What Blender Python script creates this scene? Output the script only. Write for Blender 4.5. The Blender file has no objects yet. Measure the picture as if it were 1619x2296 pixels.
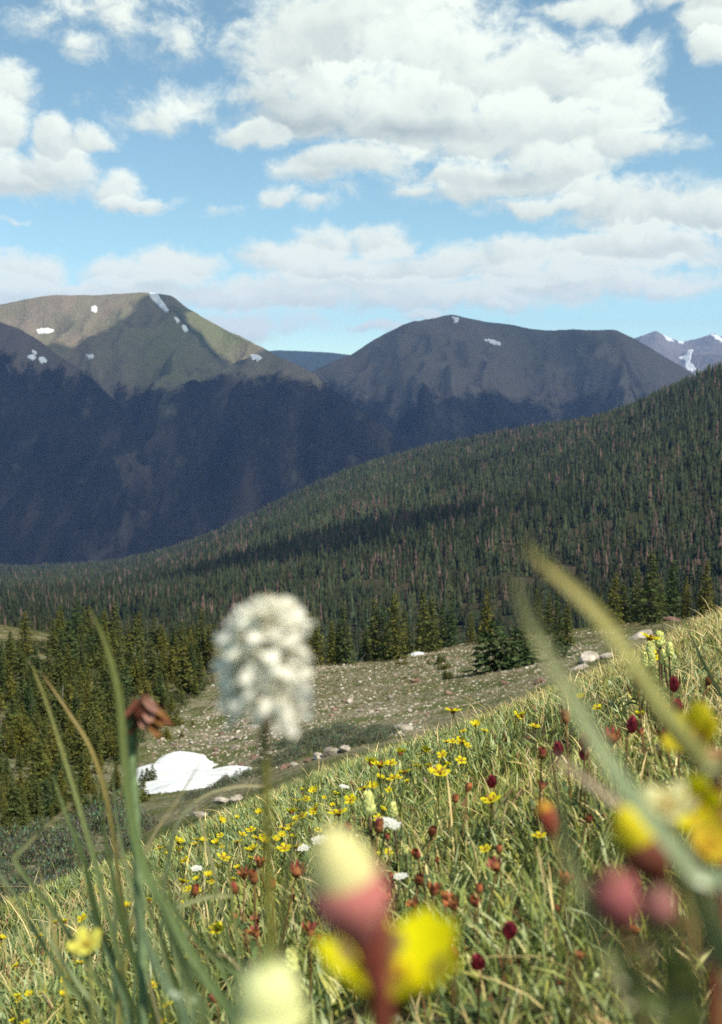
import bpy, math, random
import numpy as np
from mathutils import Vector, Matrix, Quaternion
random.seed(7); rng = np.random.default_rng(7)
C = bpy.context.scene.collection
SC = bpy.context.scene
R = math.radians

# ------------------------------------------------------------------ camera
PITCH = R(6.0); F = 2550.0; CX, CY = 809.5, 1147.5      # focal length in photo pixels (1619 x 2295 view of it)
cam_d = bpy.data.cameras.new('camera'); cam = bpy.data.objects.new('camera', cam_d); C.objects.link(cam)
cam.location = (0, 0, 0); cam.rotation_euler = (R(90) - PITCH, 0, 0)
cam_d.sensor_fit = 'VERTICAL'; cam_d.sensor_height = 36.0; cam_d.lens = 40.0
cam_d.clip_start = 0.02; cam_d.clip_end = 60000
cam_d.dof.use_dof = True; cam_d.dof.focus_distance = 2.9; cam_d.dof.aperture_fstop = 10.5
SC.camera = cam

# ------------------------------------------------------------------ sun, exposure
SUN_AZ, SUN_EL = R(128), R(55)                            # azimuth measured from +Y (straight ahead) towards +X (right)
SUN = Vector((math.sin(SUN_AZ) * math.cos(SUN_EL), math.cos(SUN_AZ) * math.cos(SUN_EL), math.sin(SUN_EL)))
sd = bpy.data.lights.new('sun', 'SUN'); sd.energy = 5.0; sd.angle = R(0.5); sd.color = (1.0, 0.93, 0.80)
so = bpy.data.objects.new('sun', sd); C.objects.link(so)
so.rotation_euler = (-SUN).to_track_quat('-Z', 'Y').to_euler(); so.location = (200, 100, 400)
SC.view_settings.view_transform = 'Standard'; SC.view_settings.look = 'None'
SC.view_settings.exposure = 0.5; SC.view_settings.gamma = 1.0
SC.render.engine = 'CYCLES'
SC.cycles.max_bounces = 6; SC.cycles.diffuse_bounces = 3; SC.cycles.glossy_bounces = 1
SC.cycles.transmission_bounces = 3; SC.cycles.volume_bounces = 1; SC.cycles.transparent_max_bounces = 4
SC.cycles.use_denoising = False
SC.cycles.caustics_reflective = False; SC.cycles.caustics_refractive = False

# ------------------------------------------------------------------ node helpers
class NB:
    """small helper that writes node trees"""
    def __init__(s, tree): s.t = tree; s.n = tree.nodes; s.l = tree.links
    def node(s, typ, inputs=None, **kw):
        n = s.n.new(typ)
        for k, v in kw.items(): setattr(n, k, v)
        for k, v in (inputs or {}).items(): s.put(n.inputs[k], v)
        return n
    def put(s, sock, v):
        if isinstance(v, bpy.types.NodeSocket): s.l.new(v, sock)
        else: sock.default_value = v
    def m(s, op, a, b=None, c=None, clamp=False):
        n = s.n.new('ShaderNodeMath'); n.operation = op; n.use_clamp = clamp
        for i, v in enumerate((a, b, c)):
            if v is not None: s.put(n.inputs[i], v)
        return n.outputs[0]
    def v(s, op, a, b=None, c=None, scale=None):
        n = s.n.new('ShaderNodeVectorMath'); n.operation = op
        for i, x in enumerate((a, b, c)):
            if x is not None: s.put(n.inputs[i], x)
        if scale is not None: s.put(n.inputs['Scale'], scale)
        return n.outputs['Value' if op in ('LENGTH', 'DOT_PRODUCT', 'DISTANCE') else 'Vector']
    def noise(s, vec, scale, detail=4, rough=0.55, dist=0.0, dim='3D'):
        n = s.node('ShaderNodeTexNoise', {'Scale': scale, 'Detail': detail, 'Roughness': rough, 'Distortion': dist}, noise_dimensions=dim)
        if vec is not None: s.l.new(vec, n.inputs['Vector'])
        return n.outputs[0]
    def ss(s, x, lo, hi, a=0.0, b=1.0):
        n = s.n.new('ShaderNodeMapRange'); n.interpolation_type = 'SMOOTHSTEP'
        s.put(n.inputs['Value'], x); s.put(n.inputs['From Min'], lo); s.put(n.inputs['From Max'], hi)
        s.put(n.inputs['To Min'], a); s.put(n.inputs['To Max'], b)
        return n.outputs[0]
    def mix(s, f, a, b, mode='MIX'):
        n = s.n.new('ShaderNodeMix'); n.data_type = 'RGBA'; n.blend_type = mode
        s.put(n.inputs[0], f)
        for i, x in ((6, a), (7, b)):
            if isinstance(x, tuple) and len(x) == 3: x = (*x, 1)
            s.put(n.inputs[i], x)
        return n.outputs[2]

def pix_dir(px, py):
    """world direction through a pixel, scaled so that y = 1"""
    xc = (np.asarray(px, float) - CX) / F; yc = -(np.asarray(py, float) - CY) / F
    cp, sp = math.cos(PITCH), math.sin(PITCH)
    den = cp + yc * sp
    return xc / den, (yc * cp - sp) / den               # x/y and z/y

def to_pix(x, y, z):
    cp, sp = math.cos(PITCH), math.sin(PITCH)
    f = y * cp - z * sp; u = y * sp + z * cp
    return CX + F * x / f, CY - F * u / f

# ------------------------------------------------------------------ world: Nishita sky with a procedural cumulus field
W = bpy.data.worlds.new('World'); SC.world = W; W.use_nodes = True
W.node_tree.nodes.clear(); nb = NB(W.node_tree)
W.cycles.sampling_method = 'MANUAL'; W.cycles.sample_map_resolution = 256
sky = nb.node('ShaderNodeTexSky', sky_type='NISHITA', sun_disc=False, sun_elevation=SUN_EL, sun_rotation=SUN_AZ,
              altitude=3400.0, air_density=1.0, dust_density=0.9, ozone_density=1.2)
tc = nb.node('ShaderNodeTexCoord').outputs['Generated']
sx = nb.node('ShaderNodeSeparateXYZ', {0: tc})
az = nb.m('ARCTAN2', sx.outputs[0], sx.outputs[1])
el = nb.m('ARCSINE', sx.outputs[2])
P = nb.node('ShaderNodeCombineXYZ', {0: az, 1: el, 2: 0.0}).outputs[0]
wob = nb.node('ShaderNodeTexNoise', {'Vector': P, 'Scale': 13.0, 'Detail': 5.0, 'Roughness': 0.58})
Pw = nb.v('ADD', P, nb.v('SCALE', nb.v('SUBTRACT', wob.outputs['Color'], (0.5, 0.5, 0.5)), scale=0.044))
CLOUDS = [  # px, py, rx, ry, weight : cumulus lobes as they stand in the sky
 (690,110,185,140,1),(870,50,290,130,1),(1010,160,230,140,1),(1190,190,200,125,1),(1330,170,150,115,1),(1400,250,115,85,1),
 (760,235,280,85,1),(1020,280,320,85,1),(1270,310,220,90,1),(575,297,95,34,1),(705,375,95,52,1),(800,350,160,42,1),
 (1080,400,220,52,1),(1260,380,140,65,1),(1440,325,120,40,.9),
 (1450,480,200,75,1),(1320,445,75,50,1),(1580,475,130,65,1),(1420,570,280,65,1),(1190,455,130,26,.8),(940,420,75,20,.8),
 (720,555,110,58,1),(860,550,85,48,1),(620,585,115,48,1),(800,615,280,62,1),(1060,600,210,62,1),(1180,565,120,55,1),
 (1280,625,290,52,1),(400,605,125,48,1),(290,625,130,44,1),(60,605,110,58,1),(-20,650,160,45,1),(250,655,270,32,1),(600,665,330,46,.9),(980,665,430,46,.9),
 (1450,645,300,36,.8),(480,725,340,34,.55),(850,730,90,14,.6),(960,712,60,14,.8),(1110,686,34,12,.5),
 (15,200,74,78,1),(-10,280,74,80,1),(40,390,190,56,1),(135,360,95,56,1),(112,302,46,40,1),(208,308,58,22,.8),(275,425,64,56,1),(310,452,105,22,.9),
 (270,20,190,62,.40),(390,78,120,62,.42),(440,218,92,54,.46),(340,248,118,46,.40),(105,45,80,44,.26),(180,92,56,36,.26),(20,492,40,10,.5),
 (1330,5,120,36,.95),(1590,40,70,70,1),(1600,110,55,38,1),(1550,-20,120,46,1),(628,436,48,30,.6),(705,456,70,22,.35),(765,435,45,18,.3),(470,462,70,14,.2),
]
SHADE = [(700,262,200,52,1),(930,280,300,36,1),(610,215,110,60,.7),(985,222,120,44,.45),(1130,392,180,22,.55),(800,322,160,14,.4),(720,402,90,16,.3),
 (1450,565,220,36,.5),(820,640,420,30,.4),(1250,640,330,22,.4),(350,650,260,16,.35),(60,420,190,16,.35),(1230,300,160,30,.35),(20,330,50,20,.4),(1590,500,100,30,.4),
 (740,90,70,50,.3),(690,160,60,35,.4)]  # grey bases: shade painted into the cloud colour
def blobs(lst, noise=None):
    """union of lobes; with noise also the light painted on them: each lobe is bright above and grey below, later lobes stand in front"""
    acc = None; light = 0.75
    for px, py, rx, ry, w in lst:
        u, s = pix_dir(px, py); a = math.atan(u); e = math.atan(float(s) * math.cos(a))
        sc = (F / rx, F / ry, 0.0)
        q = nb.v('MULTIPLY_ADD', Pw, sc, (-a * sc[0], -e * sc[1], 0.0))
        d = nb.m('MULTIPLY_ADD', nb.v('LENGTH', q), -w, w)
        acc = d if acc is None else nb.m('MAXIMUM', acc, d)
        if noise is not None:
            f = nb.ss(nb.m('ADD', d, noise), 0.0, 0.22)
            t = nb.m('ADD', nb.v('DOT_PRODUCT', q, (0.18, 0.52, 0.0)), 0.46)
            light = nb.m('MULTIPLY_ADD', f, nb.m('SUBTRACT', t, light), light)
    return (acc, light) if noise is not None else acc
def billow(vec):
    v1 = nb.node('ShaderNodeTexVoronoi', {'Vector': vec, 'Scale': 30.0, 'Detail': 3.0, 'Roughness': 0.6, 'Lacunarity': 2.2}, feature='F1', normalize=True)
    f = nb.noise(vec, 26.0, 8, 0.66)
    return nb.m('ADD', nb.m('MULTIPLY', nb.m('SUBTRACT', 0.40, v1.outputs['Distance']), 0.55), nb.m('MULTIPLY', nb.m('SUBTRACT', f, 0.5), 1.35))
Ps = nb.v('MULTIPLY', Pw, (1.0, 1.35, 1.0))
B0 = billow(Ps)
B1 = billow(nb.v('ADD', Ps, (0.007, 0.013, 0.0)))
M, LT = blobs(CLOUDS, nb.m('MULTIPLY', B0, 0.60)); S = blobs(SHADE)
rest = nb.ss(nb.noise(P, 2.2, 3), 0.56, 0.75, -0.4, 0.45)      # the sky outside the photograph's directions has clouds too
inview = nb.m('MULTIPLY', nb.ss(nb.m('ABSOLUTE', az), 0.36, 0.46), 1.0)
up = nb.ss(el, 0.32, 0.42)
outside = nb.m('MAXIMUM', inview, up)
M = nb.m('ADD', nb.m('MULTIPLY', M, nb.m('SUBTRACT', 1.0, outside)), nb.m('MULTIPLY', rest, outside))
D = nb.m('ADD', nb.m('MINIMUM', M, 0.62), nb.m('MULTIPLY_ADD', B0, 1.15, -0.04))
alpha = nb.m('MULTIPLY', nb.ss(D, -0.08, 0.52), nb.ss(M, -0.42, 0.16))
emb = nb.m('MULTIPLY', nb.m('SUBTRACT', B0, B1), 0.42)                    # bright tops and grey undersides painted into the cloud colour
sh = nb.m('MULTIPLY', nb.m('MAXIMUM', nb.m('ADD', S, nb.m('MULTIPLY', B0, 0.16)), 0.0), 0.62)
LT = nb.m('MULTIPLY_ADD', nb.m('MINIMUM', nb.m('MAXIMUM', LT, 0.1), 0.9), 0.70, 0.44)
lum = nb.m('ADD', nb.m('SUBTRACT', nb.m('ADD', LT, nb.ss(el, 0.17, 0.06, 0.0, 0.22)), sh), emb, clamp=True)
ccol = nb.mix(lum, (0.34, 0.40, 0.40), (0.75, 0.80, 0.71))
skyc = nb.mix(1.0, sky.outputs[0], (1.15, 1.26, 0.97), 'MULTIPLY')
skyb = nb.v('SCALE', skyc, scale=0.118)
final = nb.mix(alpha, skyb, ccol)
bg = nb.node('ShaderNodeBackground', {'Color': final, 'Strength': 1.0})
nb.l.new(bg.outputs[0], nb.node('ShaderNodeOutputWorld').inputs[0])

# ------------------------------------------------------------------ numpy noise
def _h(ix, iy, seed):
    h = (ix.astype(np.int64) * 374761393 + iy.astype(np.int64) * 668265263 + seed * 974711) & 0xffffffff
    h = ((h ^ (h >> 13)) * 1274126177) & 0xffffffff
    return ((h ^ (h >> 16)) & 0xffff) / 65535.0
def vnoise(x, y, seed=0):
    ix, iy = np.floor(x), np.floor(y); fx, fy = x - ix, y - iy
    fx = fx * fx * fx * (fx * (fx * 6 - 15) + 10); fy = fy * fy * fy * (fy * (fy * 6 - 15) + 10)
    a, b = _h(ix, iy, seed), _h(ix + 1, iy, seed); c, d = _h(ix, iy + 1, seed), _h(ix + 1, iy + 1, seed)
    return (a + (b - a) * fx) * (1 - fy) + (c + (d - c) * fx) * fy
def fbm(x, y, seed=0, oct=4, gain=0.5):
    x = np.asarray(x, float); y = np.asarray(y, float); s = np.zeros(np.broadcast(x, y).shape); a, t = 1.0, 0.0
    for o in range(oct):
        s = s + a * (vnoise(x * 2**o + 17.3 * o, y * 2**o + 9.1 * o, seed + o) * 2 - 1); t += a; a *= gain
    return s / t
def ridged(x, y, seed=0, oct=4):
    s, a, t = 0, 1.0, 0.0
    for o in range(oct):
        s = s + a * (1 - np.abs(vnoise(x * 2**o + 5.3 * o, y * 2**o + 3.1 * o, seed + o) * 2 - 1) * 2); t += a; a *= 0.5
    return s / t

# ------------------------------------------------------------------ mesh helpers
def mesh_np(name, V, Fc, mats=None, smooth=False, tint=None, mi=None):
    V = np.asarray(V, np.float32); Fc = np.asarray(Fc, np.int32)
    me = bpy.data.meshes.new(name); k = Fc.shape[1]
    me.vertices.add(len(V)); me.vertices.foreach_set('co', V.ravel())
    me.loops.add(Fc.size); me.loops.foreach_set('vertex_index', Fc.ravel())
    me.polygons.add(len(Fc)); me.polygons.foreach_set('loop_start', np.arange(0, Fc.size, k, dtype=np.int32))
    if smooth: me.polygons.foreach_set('use_smooth', np.ones(len(Fc), bool))
    if tint is not None:
        a = me.attributes.new('tint', 'FLOAT_COLOR', 'POINT')
        t = np.ones((len(V), 4), np.float32); t[:, :3] = tint; a.data.foreach_set('color', t.ravel())
    for m in (mats or []): me.materials.append(m)
    if mi is not None: me.polygons.foreach_set('material_index', np.asarray(mi, np.int32))
    me.update(calc_edges=True)
    return me
def link(name, data, parent=None, **props):
    o = bpy.data.objects.new(name, data); C.objects.link(o)
    if parent is not None: o.parent = parent
    for k, v in props.items(): o[k] = v
    return o
def struct(name, me): return link(name, me, kind='structure')
def thing(name, label, cat, loc=(0, 0, 0), group=None):
    o = link(name, None); o.location = loc; o['label'] = label; o['category'] = cat
    o.empty_display_size = 0.05
    if group: o['group'] = group
    return o
def tag(o, label, cat, group=None):
    o['label'] = label; o['category'] = cat
    if group: o['group'] = group
    return o
def grid_faces(nu, nv):
    i = np.arange(nu - 1)[:, None] * nv + np.arange(nv - 1)[None, :]; i = i.ravel()
    return np.stack([i, i + nv, i + nv + 1, i + 1], 1)
class MB:
    """collects polygons for one mesh; quads and triangles with a tint each vertex"""
    def __init__(s): s.V = []; s.F = []; s.n = 0; s.T = []
    def add(s, V, Fc, tint=None):
        V = np.asarray(V, float).reshape(-1, 3)
        s.V.append(V); s.F += [tuple(int(i) + s.n for i in f) for f in Fc]; s.n += len(V)
        s.T.append(np.broadcast_to(np.asarray((1, 1, 1) if tint is None else tint, float), (len(V), 3)))
    def tube(s, pts, rad, sides=7, tint=None, cap=True):
        pts = [Vector(p) for p in pts]; n = len(pts)
        rad = rad if hasattr(rad, '__len__') else [rad] * n
        ref = Vector((0.31, 0.77, 0.55)); V = []
        for i, p in enumerate(pts):
            t = (pts[min(i + 1, n - 1)] - pts[max(i - 1, 0)]).normalized()
            a = t.cross(ref); a = a.normalized() if a.length > 1e-4 else t.orthogonal().normalized(); b = t.cross(a)
            for k in range(sides):
                w = 2 * math.pi * k / sides; V.append(p + (a * math.cos(w) + b * math.sin(w)) * rad[i])
        Fc = [(i * sides + k, i * sides + (k + 1) % sides, (i + 1) * sides + (k + 1) % sides, (i + 1) * sides + k) for i in range(n - 1) for k in range(sides)]
        if cap: Fc += [tuple(range(sides - 1, -1, -1)), tuple((n - 1) * sides + k for k in range(sides))]
        s.add([tuple(v) for v in V], Fc, tint)
    def mesh(s, name, mat, smooth=True):
        me = bpy.data.meshes.new(name); V = np.concatenate(s.V)
        me.from_pydata(V.tolist(), [], s.F)
        a = me.attributes.new('tint', 'FLOAT_COLOR', 'POINT'); t = np.ones((len(V), 4), np.float32); t[:, :3] = np.concatenate(s.T)
        a.data.foreach_set('color', t.ravel())
        if smooth: me.polygons.foreach_set('use_smooth', np.ones(len(me.polygons), bool))
        me.materials.append(mat); me.update(); return me
def spline(pts, n):
    """Catmull-Rom through points"""
    P = np.asarray(pts, float); P = np.concatenate([[2 * P[0] - P[1]], P, [2 * P[-1] - P[-2]]])
    out = []; m = len(P) - 3
    for t in np.linspace(0, m - 1e-6, n):
        i = int(t); f = t - i; a, b, c, d = P[i:i + 4]
        out.append(0.5 * (2 * b + (c - a) * f + (2 * a - 5 * b + 4 * c - d) * f**2 + (3 * b - a - 3 * c + d) * f**3))
    return np.array(out)

# ------------------------------------------------------------------ materials
def new_mat(name):
    m = bpy.data.materials.new(name); m.use_nodes = True; m.node_tree.nodes.clear(); return m, NB(m.node_tree)
def out(n, sh): n.l.new(sh, n.node('ShaderNodeOutputMaterial').inputs['Surface'])
def mat_plant(name, col=None, trans=0.35, var=0.25, nscale=60.0, rough=0.55, gloss=0.0, col2=None):
    """leaf-like: diffuse + translucent, the colour from the vertex tint or fixed, broken up by noise"""
    m, n = new_mat(name)
    if col is None: base = n.node('ShaderNodeAttribute', attribute_name='tint').outputs['Color']
    else:
        base = n.mix(1.0, n.node('ShaderNodeAttribute', attribute_name='tint').outputs['Color'], col, 'MULTIPLY')
        if col2 is not None: base = n.mix(n.node('ShaderNodeObjectInfo').outputs['Random'], base, col2)
    g = n.node('ShaderNodeNewGeometry').outputs['Position']
    f = n.ss(n.noise(g, nscale, 3), 0.25, 0.75, 1 - var, 1 + var)
    c = n.v('SCALE', base, scale=f)
    d = n.node('ShaderNodeBsdfDiffuse', {'Color': c}); t = n.node('ShaderNodeBsdfTranslucent', {'Color': c})
    mx = n.node('ShaderNodeMixShader', {0: trans, 1: d.outputs[0], 2: t.outputs[0]})
    sh = mx.outputs[0]
    if gloss:
        gl = n.node('ShaderNodeBsdfGlossy', {'Color': (0.9, 0.9, 0.8, 1), 'Roughness': rough})
        sh = n.node('ShaderNodeMixShader', {0: gloss, 1: sh, 2: gl.outputs[0]}).outputs[0]
    out(n, sh); return m
def mat_solid(name, c1, c2, scale, lo=0.35, hi=0.65, bump=0.0, bscale=None, detail=5, use_random=False):
    m, n = new_mat(name)
    g = n.node('ShaderNodeTexCoord').outputs['Object']
    if use_random:
        g = n.v('ADD', g, n.v('SCALE', (3.7, 9.1, 5.3), scale=n.node('ShaderNodeObjectInfo').outputs['Random']))
    f = n.ss(n.noise(g, scale, detail), lo, hi)
    c = n.mix(f, c1, c2)
    if use_random:
        c = n.v('SCALE', c, scale=n.ss(n.node('ShaderNodeObjectInfo').outputs['Random'], 0, 1, 0.65, 1.25))
    b = n.node('ShaderNodeBsdfPrincipled', {'Base Color': c, 'Roughness': 0.9, 'Specular IOR Level': 0.15})
    if bump:
        bn = n.node('ShaderNodeBump', {'Strength': bump, 'Distance': 0.3 / (bscale or scale), 'Height': n.noise(g, bscale or scale * 3, 6, 0.65)})
        n.l.new(bn.outputs[0], b.inputs['Normal'])
    out(n, b.outputs[0]); return m

def hill_mat(name, treeline, tw, forest1, forest2, tundra1, tundra2, tundra3, scale, bump=0.6):
    """mountain: dark forest low down, brown and green tundra and scree above an uneven tree line"""
    m, n = new_mat(name)
    g = n.node('ShaderNodeNewGeometry').outputs['Position']
    z = n.node('ShaderNodeSeparateXYZ', {0: g}).outputs[2]
    gs = n.v('MULTIPLY', g, (1.0, 0.35, 0.6))
    big = n.noise(gs, 1 / (scale * 1.0), 5, 0.6); mid = n.noise(gs, 1 / (scale * 0.25), 5, 0.65); fine = n.noise(g, 1 / (scale * 0.022), 4, 0.75)
    h = n.m('ADD', z, n.m('MULTIPLY', n.m('SUBTRACT', big, 0.5), tw * 5.0)); h = n.m('ADD', h, n.m('MULTIPLY', n.m('SUBTRACT', mid, 0.5), tw * 2.8))
    h = n.m('ADD', h, n.m('MULTIPLY', n.m('SUBTRACT', fine, 0.5), tw * 1.3))
    f = n.ss(h, treeline - tw * 0.35, treeline + tw * 0.35)
    fo = n.mix(n.ss(fine, 0.36, 0.64), forest1, forest2)
    st = n.noise(n.v('ADD', n.v('MULTIPLY', g, (1 / (scale * .16), 1 / (scale * 2.2), 1 / (scale * .55))), n.v('SCALE', (1.0, 0.4, 0.0), scale=mid)), 1.0, 5, 0.62)
    fo = n.mix(n.m('MULTIPLY', n.ss(st, 0.50, 0.68), 0.75), fo, tuple(0.5 * a + 0.28 * b for a, b in zip(forest2, tundra2)))
    fo = n.mix(n.m('MULTIPLY', n.ss(st, 0.46, 0.34), 0.8), fo, tuple(0.5 * a for a in forest1))
    fo = n.mix(n.ss(n.m('MULTIPLY', mid, big), 0.30, 0.42), fo, tuple(0.55 * a + 0.45 * b for a, b in zip(forest2, tundra1)))
    tu = n.mix(n.ss(mid, 0.38, 0.62), tundra1, tundra2); tu = n.mix(n.ss(big, 0.52, 0.66), tu, tundra3)
    tu = n.mix(n.m('MULTIPLY', n.ss(fine, 0.40, 0.72), 0.5), tu, tuple(c * 0.5 for c in tundra1))
    c = n.mix(f, fo, tu)
    b = n.node('ShaderNodeBsdfDiffuse', {'Color': c})
    bn = n.node('ShaderNodeBump', {'Strength': bump, 'Distance': scale * 0.05, 'Height': n.m('ADD', fine, n.m('MULTIPLY', mid, 1.5))})
    n.l.new(bn.outputs[0], b.inputs['Normal'])
    out(n, b.outputs[0]); return m

# ------------------------------------------------------------------ ground as a height function
PA, PB, PC = -0.298, 0.402, -0.236                        # the meadow's near plane: z = PA + PB x + PC y
COLS = [-500, -200, 0, 250, 450, 700, 880, 1060, 1250, 1450, 1619, 1900, 2300]
DIST = [4.5,  6,    10,   16,   25,   40,   58,   75,   100,  125,  160,  230,  350,  550,  900,  1500, 2300, 3000, 4000]
TAB = {
 -500: [2350, 2300, 2200, 2080, 1950, 1800, 1690, 1600, 1470, 1400, 1430, 1450, 1440, 1420, 1380, 1330, 1300, 1282, 1275],
 -200: [2200, 2200, 2140, 2020, 1900, 1760, 1650, 1570, 1440, 1375, 1420, 1445, 1465, 1428, 1375, 1328, 1298, 1282, 1275],
 0:    [2120, 2130, 2080, 1975, 1860, 1720, 1620, 1550, 1440, 1380, 1425, 1445, 1465, 1428, 1370, 1325, 1296, 1280, 1275],
 250:  [2000, 2030, 2010, 1930, 1840, 1745, 1680, 1610, 1520, 1450, 1440, 1450, 1465, 1428, 1362, 1318, 1290, 1276, 1275],
 450:  [1880, 1895, 1865, 1820, 1800, 1770, 1695, 1625, 1530, 1490, 1480, 1465, 1500, 1432, 1335, 1275, 1225, 1235, 1260],
 700:  [1775, 1790, 1760, 1722, 1695, 1685, 1605, 1555, 1490, 1492, 1510, 1480, 1525, 1440, 1280, 1175, 1090, 1130, 1200],
 880:  [1725, 1735, 1705, 1680, 1660, 1645, 1590, 1540, 1488, 1480, 1500, 1475, 1530, 1440, 1235, 1110, 1022, 1080, 1200],
 1060: [1672, 1690, 1690, 1670, 1650, 1620, 1555, 1505, 1450, 1432, 1455, 1465, 1525, 1435, 1200, 1065, 985, 1060, 1200],
 1250: [1600, 1620, 1640, 1620, 1590, 1550, 1505, 1470, 1432, 1412, 1430, 1450, 1520, 1425, 1165, 1015, 945, 1040, 1200],
 1450: [1450, 1510, 1540, 1540, 1520, 1490, 1455, 1430, 1400, 1388, 1402, 1430, 1500, 1405, 1110, 885, 960, 1060, 1200],
 1619: [1372, 1440, 1480, 1490, 1470, 1450, 1430, 1410, 1388, 1378, 1390, 1410, 1480, 1385, 1020, 808, 920, 1060, 1200],
 1900: [1250, 1300, 1370, 1400, 1400, 1390, 1380, 1370, 1360, 1355, 1360, 1370, 1320, 1180, 900,  690,  850,  1060, 1200],
 2300: [1100, 1150, 1250, 1300, 1310, 1310, 1310, 1300, 1300, 1300, 1310, 1310, 1250, 1080, 760,  560,  800,  1060, 1200],
}
GU = np.linspace(-0.75, 0.75, 301); GW = np.linspace(math.log(0.3), math.log(4200), 620)
def build_grid():
    nodes_u = np.array([pix_dir(c, 1600)[0] for c in COLS]); lw = np.log(DIST)
    S0 = np.zeros((len(GU), len(GW))); cols = []
    for c in COLS:
        s = pix_dir(c, np.array(TAB[c], float))[1]
        u = pix_dir(c, 1600)[0]
        near = np.array([1.0, 1.5, 2.2, 2.8]); sn = (PA + PC * near) / near + PB * u
        k = np.interp(GW, np.concatenate([np.log(near), lw]), np.concatenate([sn, s]))
        cols.append(k)
    cols = np.array(cols)
    for j in range(len(GW)): S0[:, j] = np.interp(GU, nodes_u, cols[:, j])
    def blur(A, sig, ax):
        r = int(sig * 3); k = np.exp(-0.5 * (np.arange(-r, r + 1) / sig)**2); k /= k.sum()
        Ap = np.pad(A, [(r, r) if i == ax else (0, 0) for i in range(2)], mode='edge')
        return sum(k[i] * np.take(Ap, np.arange(i, i + A.shape[ax]), axis=ax) for i in range(2 * r + 1))
    S1 = blur(S0, 7, 0); S1 = blur(S1, 5, 1)
    return S1
GS = build_grid()
def ground(x, y, rough=True):
    x = np.asarray(x, float); y = np.asarray(y, float)
    yy = np.maximum(y, 0.3); u = np.clip(x / yy, -0.749, 0.749); w = np.log(yy)
    fu = (u - GU[0]) / (GU[1] - GU[0]); fw = np.clip((w - GW[0]) / (GW[1] - GW[0]), 0, len(GW) - 1.001)
    i = np.clip(fu.astype(int), 0, len(GU) - 2); j = fw.astype(int); a, b = fu - i, fw - j
    s = (GS[i, j] * (1 - a) + GS[i + 1, j] * a) * (1 - b) + (GS[i, j + 1] * (1 - a) + GS[i + 1, j + 1] * a) * b
    zt = s * yy; zp = PA + PB * np.clip(x, -4, 4) + PC * y
    k = np.clip((y - 2.1) / 0.9, 0, 1); k = k * k * (3 - 2 * k)
    z = zp * (1 - k) + zt * k
    if rough:
        z = z + 0.03 * fbm(x * 2.2, y * 2.2, 3, 3) * np.clip(y / 1.5, 0.15, 1) * np.clip((16 - yy) / 8, 0, 1)
        z = z + 0.16 * fbm(x * 0.35, y * 0.35, 5, 4) * np.clip((y - 5) / 12, 0, 1)
        z = z + 0.9 * fbm(x * 0.03, y * 0.03, 8, 3) * np.clip((y - 160) / 200, 0, 1)
        z = z + 9 * fbm(x * 0.004, y * 0.004, 11, 3) * np.clip((y - 350) / 800, 0, 1)
    return z
def hit(px, py, ymin=0.3, ymax=4000.0, h=0.0, zf=None, n=1500):
    """first point of the ground (plus height h) seen through a pixel beyond ymin"""
    zf = zf or ground
    u, s = pix_dir(px, py); ys = np.exp(np.linspace(math.log(ymin), math.log(ymax), n))
    d = s * ys - (zf(u * ys, ys) + h)
    k = np.where(d < 0)[0]
    if len(k) == 0: return None
    k = k[0]
    if k == 0: y = ys[0]
    else: t = d[k - 1] / (d[k - 1] - d[k]); y = ys[k - 1] + t * (ys[k] - ys[k - 1])
    return Vector((float(u * y), float(y), float(s * y)))

# ------------------------------------------------------------------ setting: ground sheets
def sheet_xy(name, xs, ys, mat, zf=ground, dz=0.0):
    X, Y = np.meshgrid(xs, ys, indexing='ij'); V = np.stack([X, Y, zf(X, Y) + dz], -1).reshape(-1, 3)
    return struct(name, mesh_np(name, V, grid_faces(len(xs), len(ys)), [mat], True))
def sheet_uw(name, us, ys, mat):
    U, Y = np.meshgrid(us, ys, indexing='ij'); X = U * Y
    V = np.stack([X, Y, ground(X, Y)], -1).reshape(-1, 3)
    return struct(name, mesh_np(name, V, grid_faces(len(us), len(ys)), [mat], True))

def soil_mat(name, cols, scale, bump):
    m, n = new_mat(name)
    g = n.node('ShaderNodeNewGeometry').outputs['Position']
    a = n.noise(g, scale, 6, 0.65); b = n.noise(g, scale * 5, 5, 0.7); c0 = n.noise(g, scale * 0.22, 3)
    c = n.mix(n.ss(a, 0.38, 0.62), cols[0], cols[1]); c = n.mix(n.ss(b, 0.5, 0.68), c, cols[2]); c = n.mix(n.ss(c0, 0.48, 0.60), c, cols[3])
    c = n.mix(n.m('MULTIPLY', n.ss(b, 0.5, 0.3), 0.6), c, cols[4])
    d = n.node('ShaderNodeBsdfDiffuse', {'Color': c})
    bn = n.node('ShaderNodeBump', {'Strength': bump, 'Distance': 0.25 / scale, 'Height': n.m('ADD', a, n.m('MULTIPLY', b, 0.6))})
    n.l.new(bn.outputs[0], d.inputs['Normal']); out(n, d.outputs[0]); return m
soil = soil_mat('meadow_soil', [(.055, .045, .025), (.10, .085, .05), (.15, .13, .08), (.06, .065, .03), (.03, .025, .015)], 14.0, 0.6)
basin = soil_mat('basin_soil', [(.145, .140, .080), (.190, .178, .108), (.31, .28, .205), (.105, .122, .048), (.075, .065, .04)], 1.1, 0.9)
floor_m = soil_mat('forest_floor_soil', [(.035, .035, .018), (.06, .05, .03), (.07, .055, .04), (.03, .04, .018), (.02, .02, .012)], 0.06, 0.6)
sheet_xy('meadow_ground', np.linspace(-7, 7, 200), np.concatenate([np.linspace(-4, 0.4, 30), np.linspace(0.45, 12, 200)]), soil)
sheet_uw('basin_ground', np.linspace(-0.58, 0.74, 330), np.exp(np.linspace(math.log(11.98), math.log(190), 300)), basin)
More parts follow.
